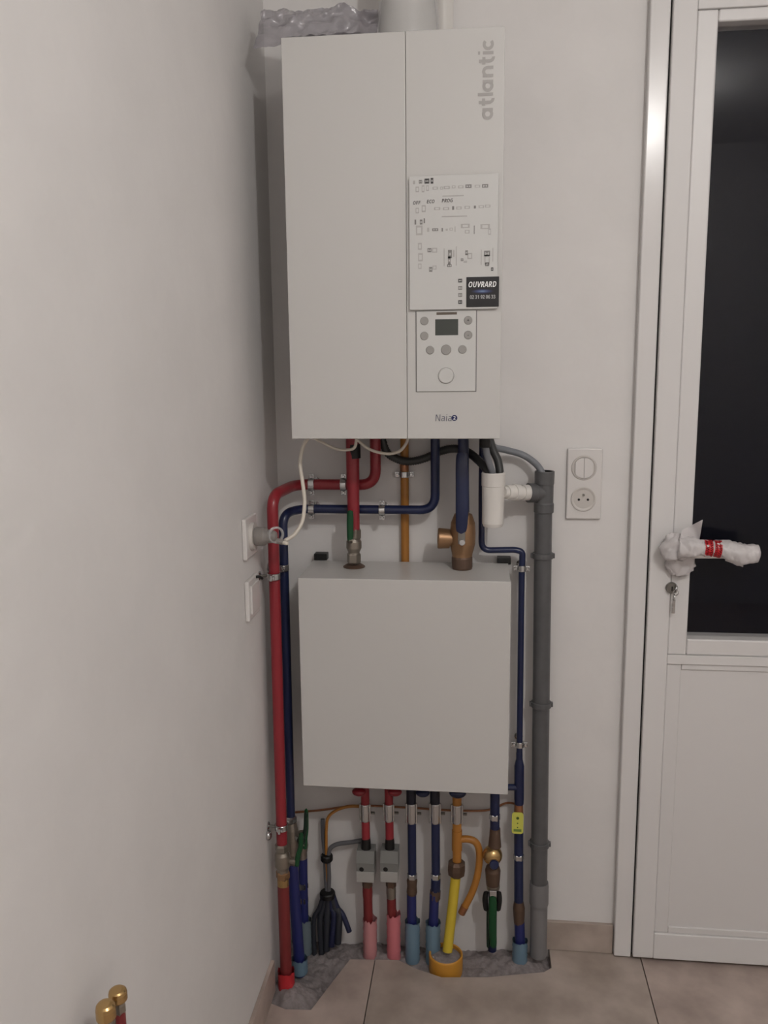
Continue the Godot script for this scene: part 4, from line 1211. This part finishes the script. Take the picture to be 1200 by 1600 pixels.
	nut(c, M.chrome, 773, 1271, 773, 1281, z, 0.0124)
	col(c, "taper", M.brass_dark, 773.5, 1294, 773, 1322, z, [[0, 0], [0, 0.0118], [0.5, 0.0130], [1, 0.0150], [1, 0]])
	part(c, "check_valve", ball(pz(769.5, 1336, z + 0.004), 0.0225, Vector3(1.0, 1.02, 0.95), 14, 24), M.brass_new, "bulging bright brass valve body")
	part(c, "valve_cap", lathe(pz(772, 1349, z + 0.018), pz(772, 1352, z + 0.032), [[0, 0], [0, 0.0108], [0.8, 0.0108], [1, 0.009], [1, 0]], 20), M.blue, "small blue cap")
	col(c, "lower_body", M.brass_dark, 770, 1354, 770, 1382, z, [[0, 0], [0, 0.0150], [0.2, 0.0178], [0.6, 0.0165], [1, 0.0150], [1, 0]])
	part(c, "stopcock", ball(pz(770.5, 1385, z), 0.0155), M.nickel)
	rod(c, "floor_pipe", M.blue, 770, 1392, 769, 1485, z, 0.0100)
	part(c, "lever_plate", box(pz(765, 1404, z + 0.026), pz(776, 1391, z + 0.026) + Vector3(0, 0, 0.004), 0.001), M.chrome)
	part(c, "stem", cyl(pz(770.5, 1392, z), pz(770.5, 1398, z + 0.028), 0.005), M.nickel)
	lever(c, "lever_guard", M.black, [pz(760, 1392, z + 0.018), pz(758, 1406, z + 0.019), pz(760, 1424, z + 0.02)], 0.013, 0.008)
	lever(c, "lever_guard", M.black, [pz(779, 1392, z + 0.018), pz(780, 1406, z + 0.019), pz(778, 1424, z + 0.02)], 0.013, 0.008)
	lever(c, "valve_lever", M.green, [pz(770, 1400, z + 0.030), pz(770, 1418, z + 0.032), pz(769.5, 1445, z + 0.03), pz(771, 1482, z + 0.026)], 0.0185, 0.010, "green lever handle hanging down")
	lever(c, "lever_guard", M.green_dark, [pz(763, 1420, z + 0.02), pz(763, 1450, z + 0.02), pz(763, 1482, z + 0.018)], 0.009, 0.008)
	# slim cold pipe beside the cabinet
	var zc := 0.045
	var k = thing("cold_water_pipe", "slim blue pipe stepping past the cabinet's side down to a tagged valve", "pipe", pz(812, 1478, zc))
	part(k, "pipe", tube(fillet([Vector3(pz(754, 690, zc).x, BOT + 0.0018, zc), pz(752.5, 760, zc), pz(752.5, 860, zc), pz(805, 859, zc), pz(816.5, 862, zc), pz(815, 900, zc), pz(811.5, 1184, zc)], 0.020), 0.0068, 16), M.blue)
	col(k, "reducer", M.blue, 811.5, 1176, 811, 1256, zc, [[0, 0], [0, 0.0072], [0.12, 0.0074], [0.26, 0.0112], [0.9, 0.0112], [1, 0.0104], [1, 0]])
	part(k, "side_stub", cyl(pz(811, 1230, zc), pz(790, 1230, zc + 0.01), 0.0072), M.blue)
	col(k, "brass_joint", M.copper, 810.5, 1254, 810.5, 1273, zc, [[0, 0], [0, 0.0092], [0.3, 0.0100], [0.8, 0.0106], [1, 0.0106], [1, 0]])
	rod(k, "pipe", M.blue, 810.5, 1272, 810.5, 1416, zc, 0.0106)
	nut(k, M.chrome, 810.5, 1334, 810.5, 1343, zc, 0.0122)
	col(k, "brass_joint", M.brass_dark, 810.5, 1408, 811, 1442, zc, [[0, 0], [0, 0.0108], [0.3, 0.0138], [0.6, 0.0134], [1, 0.0118], [1, 0]])
	rod(k, "floor_pipe", M.blue_pex, 811.5, 1440, 812.5, 1480, zc, 0.0120)
	var ks := pz(812.5, 1480, zc)
	sleeve("pale blue sheathing end around the slim cold pipe beside the drain", Vector3(ks.x, -0.016, zc), pz(812.5, 1469, zc), 0.0172, M.blue_sleeve, 0.002, 44)
	clamp_ring("chrome clamp at the top bend of the slim cold pipe", pz(815, 888, zc), Vector3.UP, 0.0068, Vector3(0, 0, -zc))
	clamp_ring("chrome clamp low on the slim cold pipe above its reducer", pz(811.8, 1163, zc), Vector3.UP, 0.0068, Vector3(0, 0, -zc))
	# yellow tag
	var tg = thing("warning_tag", "small rounded yellow tag with green print tied to the cold pipe", "tag", pz(808.5, 1286, zc + 0.014))
	var tz := zc + 0.0125
	var ta := pz(799.5, 1302, tz)
	var tb := pz(818, 1270, tz)
	part(tg, "plate", rounded_plate(ta, tb, tz, 0.006), M.tag)
	var tm := Vector3((ta.x + tb.x) * 0.5, 0, tz + 0.0014)
	var gm := mat(Color(0.28, 0.36, 0.14), 0.5)
	for y in [0.74, 0.5, 0.3]:
		var r: float = 0.0034 if y > 0.7 else 0.0016
		var at := Vector3(tm.x, lerpf(ta.y, tb.y, y), tz + 0.0010)
		part(tg, "printed_mark", cyl(at, at + Vector3(0, 0, 0.0004), r, 0.0001, 14), gm)
	part(tg, "printed_band", box(Vector3(ta.x + 0.004, lerpf(ta.y, tb.y, 0.10), tz + 0.0008), Vector3(tb.x - 0.004, lerpf(ta.y, tb.y, 0.22), tz + 0.0013)), mat(Color(0.45, 0.55, 0.25), 0.5))
func rounded_plate(a: Vector3, b: Vector3, z: float, r: float):
	var poly := PackedVector2Array()
	for c in [[b.x - r, b.y - r, 0], [a.x + r, b.y - r, 90], [a.x + r, a.y + r, 180], [b.x - r, a.y + r, 270]]:
		for k in 6:
			var g := deg_to_rad(c[2] + 18.0 * k)
			poly.append(Vector2(c[0] + r * cos(g), c[1] + r * sin(g)))
	return prism(poly, func(v): return Vector3(v.x, v.y, z - 0.001), Vector3(0, 0, 0.002))

# ------------------------------------------------------------------ switches and sockets
func wall_plates():
	# switch over socket on the back wall
	var a := pz(883.5, 810, 0.0)
	var b := pz(941.5, 700, 0.0)
	var t = thing("switch_and_socket", "white wall plate with a round double switch above a socket", "switch plate", Vector3((a.x + b.x) * 0.5, a.y, 0))
	part(t, "plate", box(Vector3(a.x, a.y, 0.0), Vector3(b.x, b.y, 0.009), 0.0032), M.socket)
	var sc := pz(912.5, 731, 0.009)
	part(t, "switch_ring", lathe(sc - Vector3(0, 0, 0.003), sc + Vector3(0, 0, 0.0022), [[0, 0], [0, 0.0268], [0.7, 0.0268], [1, 0.0255], [1, 0.0232], [0.6, 0.0228], [0.6, 0]], 40), M.socket_well)
	for s in [-1.0, 1.0]:
		var poly := PackedVector2Array()
		for k in 15:
			var g := deg_to_rad(lerpf(-72, 72, k / 14.0))
			poly.append(Vector2(s * min(cos(g) * 0.0222, 0.0185), sin(g) * 0.0222))
		poly.append(Vector2(s * 0.0005, 0.0222 * sin(deg_to_rad(72))))
		poly.append(Vector2(s * 0.0005, -0.0222 * sin(deg_to_rad(72))))
		part(t, "rocker", prism(poly, func(v): return sc + Vector3(v.x, v.y, 0.0), Vector3(0, 0, 0.0045)), M.socket)
	var so := pz(911.5, 780, 0.009)
	part(t, "socket_well", lathe(so - Vector3(0, 0, 0.003), so + Vector3(0, 0, 0.0022), [[0, 0.0268], [0.85, 0.0266], [1, 0.0255], [0.95, 0.0235], [0.68, 0.0205], [0.66, 0]], 40), M.socket_well)
	for s in [-1.0, 1.0]: part(t, "pin_hole", cyl(so + Vector3(s * 0.0096, -0.001, 0.0002), so + Vector3(s * 0.0096, -0.001, 0.0008), 0.0027, 0.0001, 16), M.black)
	part(t, "earth_pin", cyl(so + Vector3(0, 0.0095, 0.0), so + Vector3(0, 0.0095, 0.0062), 0.0024, 0.0006, 14), M.steel)
	# socket on the side wall, with the boiler's plug in it
	var zc := pxw(399, 838, 0.016).z
	var yc := pxw(399, 838, 0.016).y
	var u = thing("wall_socket", "white square socket plate on the side wall taking the grey plug", "socket", Vector3(0, yc, zc))
	part(u, "plate", box(Vector3(0, yc - 0.040, zc - 0.040), Vector3(0.009, yc + 0.040, zc + 0.040), 0.0030), M.socket)
	part(u, "socket_well", lathe(Vector3(0.008, yc, zc), Vector3(0.0155, yc, zc), [[0, 0], [0, 0.0275], [0.5, 0.0275], [1, 0.0255], [1, 0]], 36), M.socket_well)
	var y2: float = pxw(395, 928, 0.0).y
	var z2: float = zc - 0.003
	var v = thing("cable_outlet", "white square blank plate on the side wall below the plugged-in socket", "cover plate", Vector3(0, y2, z2))
	part(v, "plate", box(Vector3(0, y2 - 0.040, z2 - 0.040), Vector3(0.009, y2 + 0.040, z2 + 0.040), 0.0030), M.socket)
	part(v, "cover", box(Vector3(0.008, y2 - 0.029, z2 - 0.029), Vector3(0.0125, y2 + 0.029, z2 + 0.029), 0.0020), M.socket)
	part(v, "cable_stub", tube(curve([Vector3(0.0, y2 + 0.034, z2 - 0.018), Vector3(0.014, y2 + 0.036, z2 - 0.02), Vector3(0.018, y2 + 0.030, z2 - 0.03)], 6), 0.0028, 10), M.black)

# ------------------------------------------------------------------ capped supply stubs on the side wall
func stubs():
	var a := pxw(184, 1553, 0.042)
	var t = thing("capped_pipe", "dark red supply pipe ending in a domed brass cap by the side wall", "pipe", Vector3(a.x, 0, a.z), "capped supply pipes")
	part(t, "pipe", cyl(Vector3(a.x, 0.001, a.z), Vector3(a.x, a.y - 0.018, a.z), 0.0072), M.red_old)
	part(t, "nut", lathe(a - Vector3(0, 0.024, 0), a - Vector3(0, 0.010, 0), [[0, 0], [0, 0.0072], [0.2, 0.0084], [0.8, 0.0084], [1, 0.0076], [1, 0]], 6), M.nickel)
	part(t, "cap", lathe(a - Vector3(0, 0.008, 0), a + Vector3(0, 0.0065, 0), [[0, 0], [0, 0.0096], [0.1, 0.0106], [0.62, 0.0106], [0.84, 0.0098], [0.95, 0.0080], [1, 0.0050], [1.01, 0]], 28), M.brass_new, "polished brass cap")
	part(t, "wall_clip", box(Vector3(0, a.y - 0.19, a.z - 0.008), Vector3(a.x, a.y - 0.17, a.z + 0.008), 0.002), M.steel)
	var b := pxw(165, 1575, 0.040)
	var u = thing("capped_pipe", "supply pipe with a green-printed collar ending in a duller brass cap by the side wall", "pipe", Vector3(b.x, 0, b.z), "capped supply pipes")
	part(u, "pipe", cyl(Vector3(b.x, 0.001, b.z), Vector3(b.x, b.y - 0.018, b.z), 0.0078), M.blue_pex)
	part(u, "collar", lathe(b - Vector3(0, 0.036, 0), b - Vector3(0, 0.012, 0), [[0, 0], [0, 0.0085], [0.1, 0.0094], [0.9, 0.0094], [1, 0.0085], [1, 0]], 20), M.nickel)
	part(u, "collar_print", ring(b - Vector3(0, 0.024, 0), b - Vector3(0, 0.019, 0), 0.0092, 0.0096), M.green)
	part(u, "cap", lathe(b - Vector3(0, 0.013, 0), b + Vector3(0, 0.0065, 0), [[0, 0], [0, 0.0100], [0.1, 0.0112], [0.62, 0.0112], [0.84, 0.0104], [0.95, 0.0085], [1, 0.0050], [1.01, 0]], 28), M.brass_new, "brass cap")
	part(u, "wall_clip", box(Vector3(0, b.y - 0.19, b.z - 0.008), Vector3(b.x, b.y - 0.17, b.z + 0.008), 0.002), M.steel)
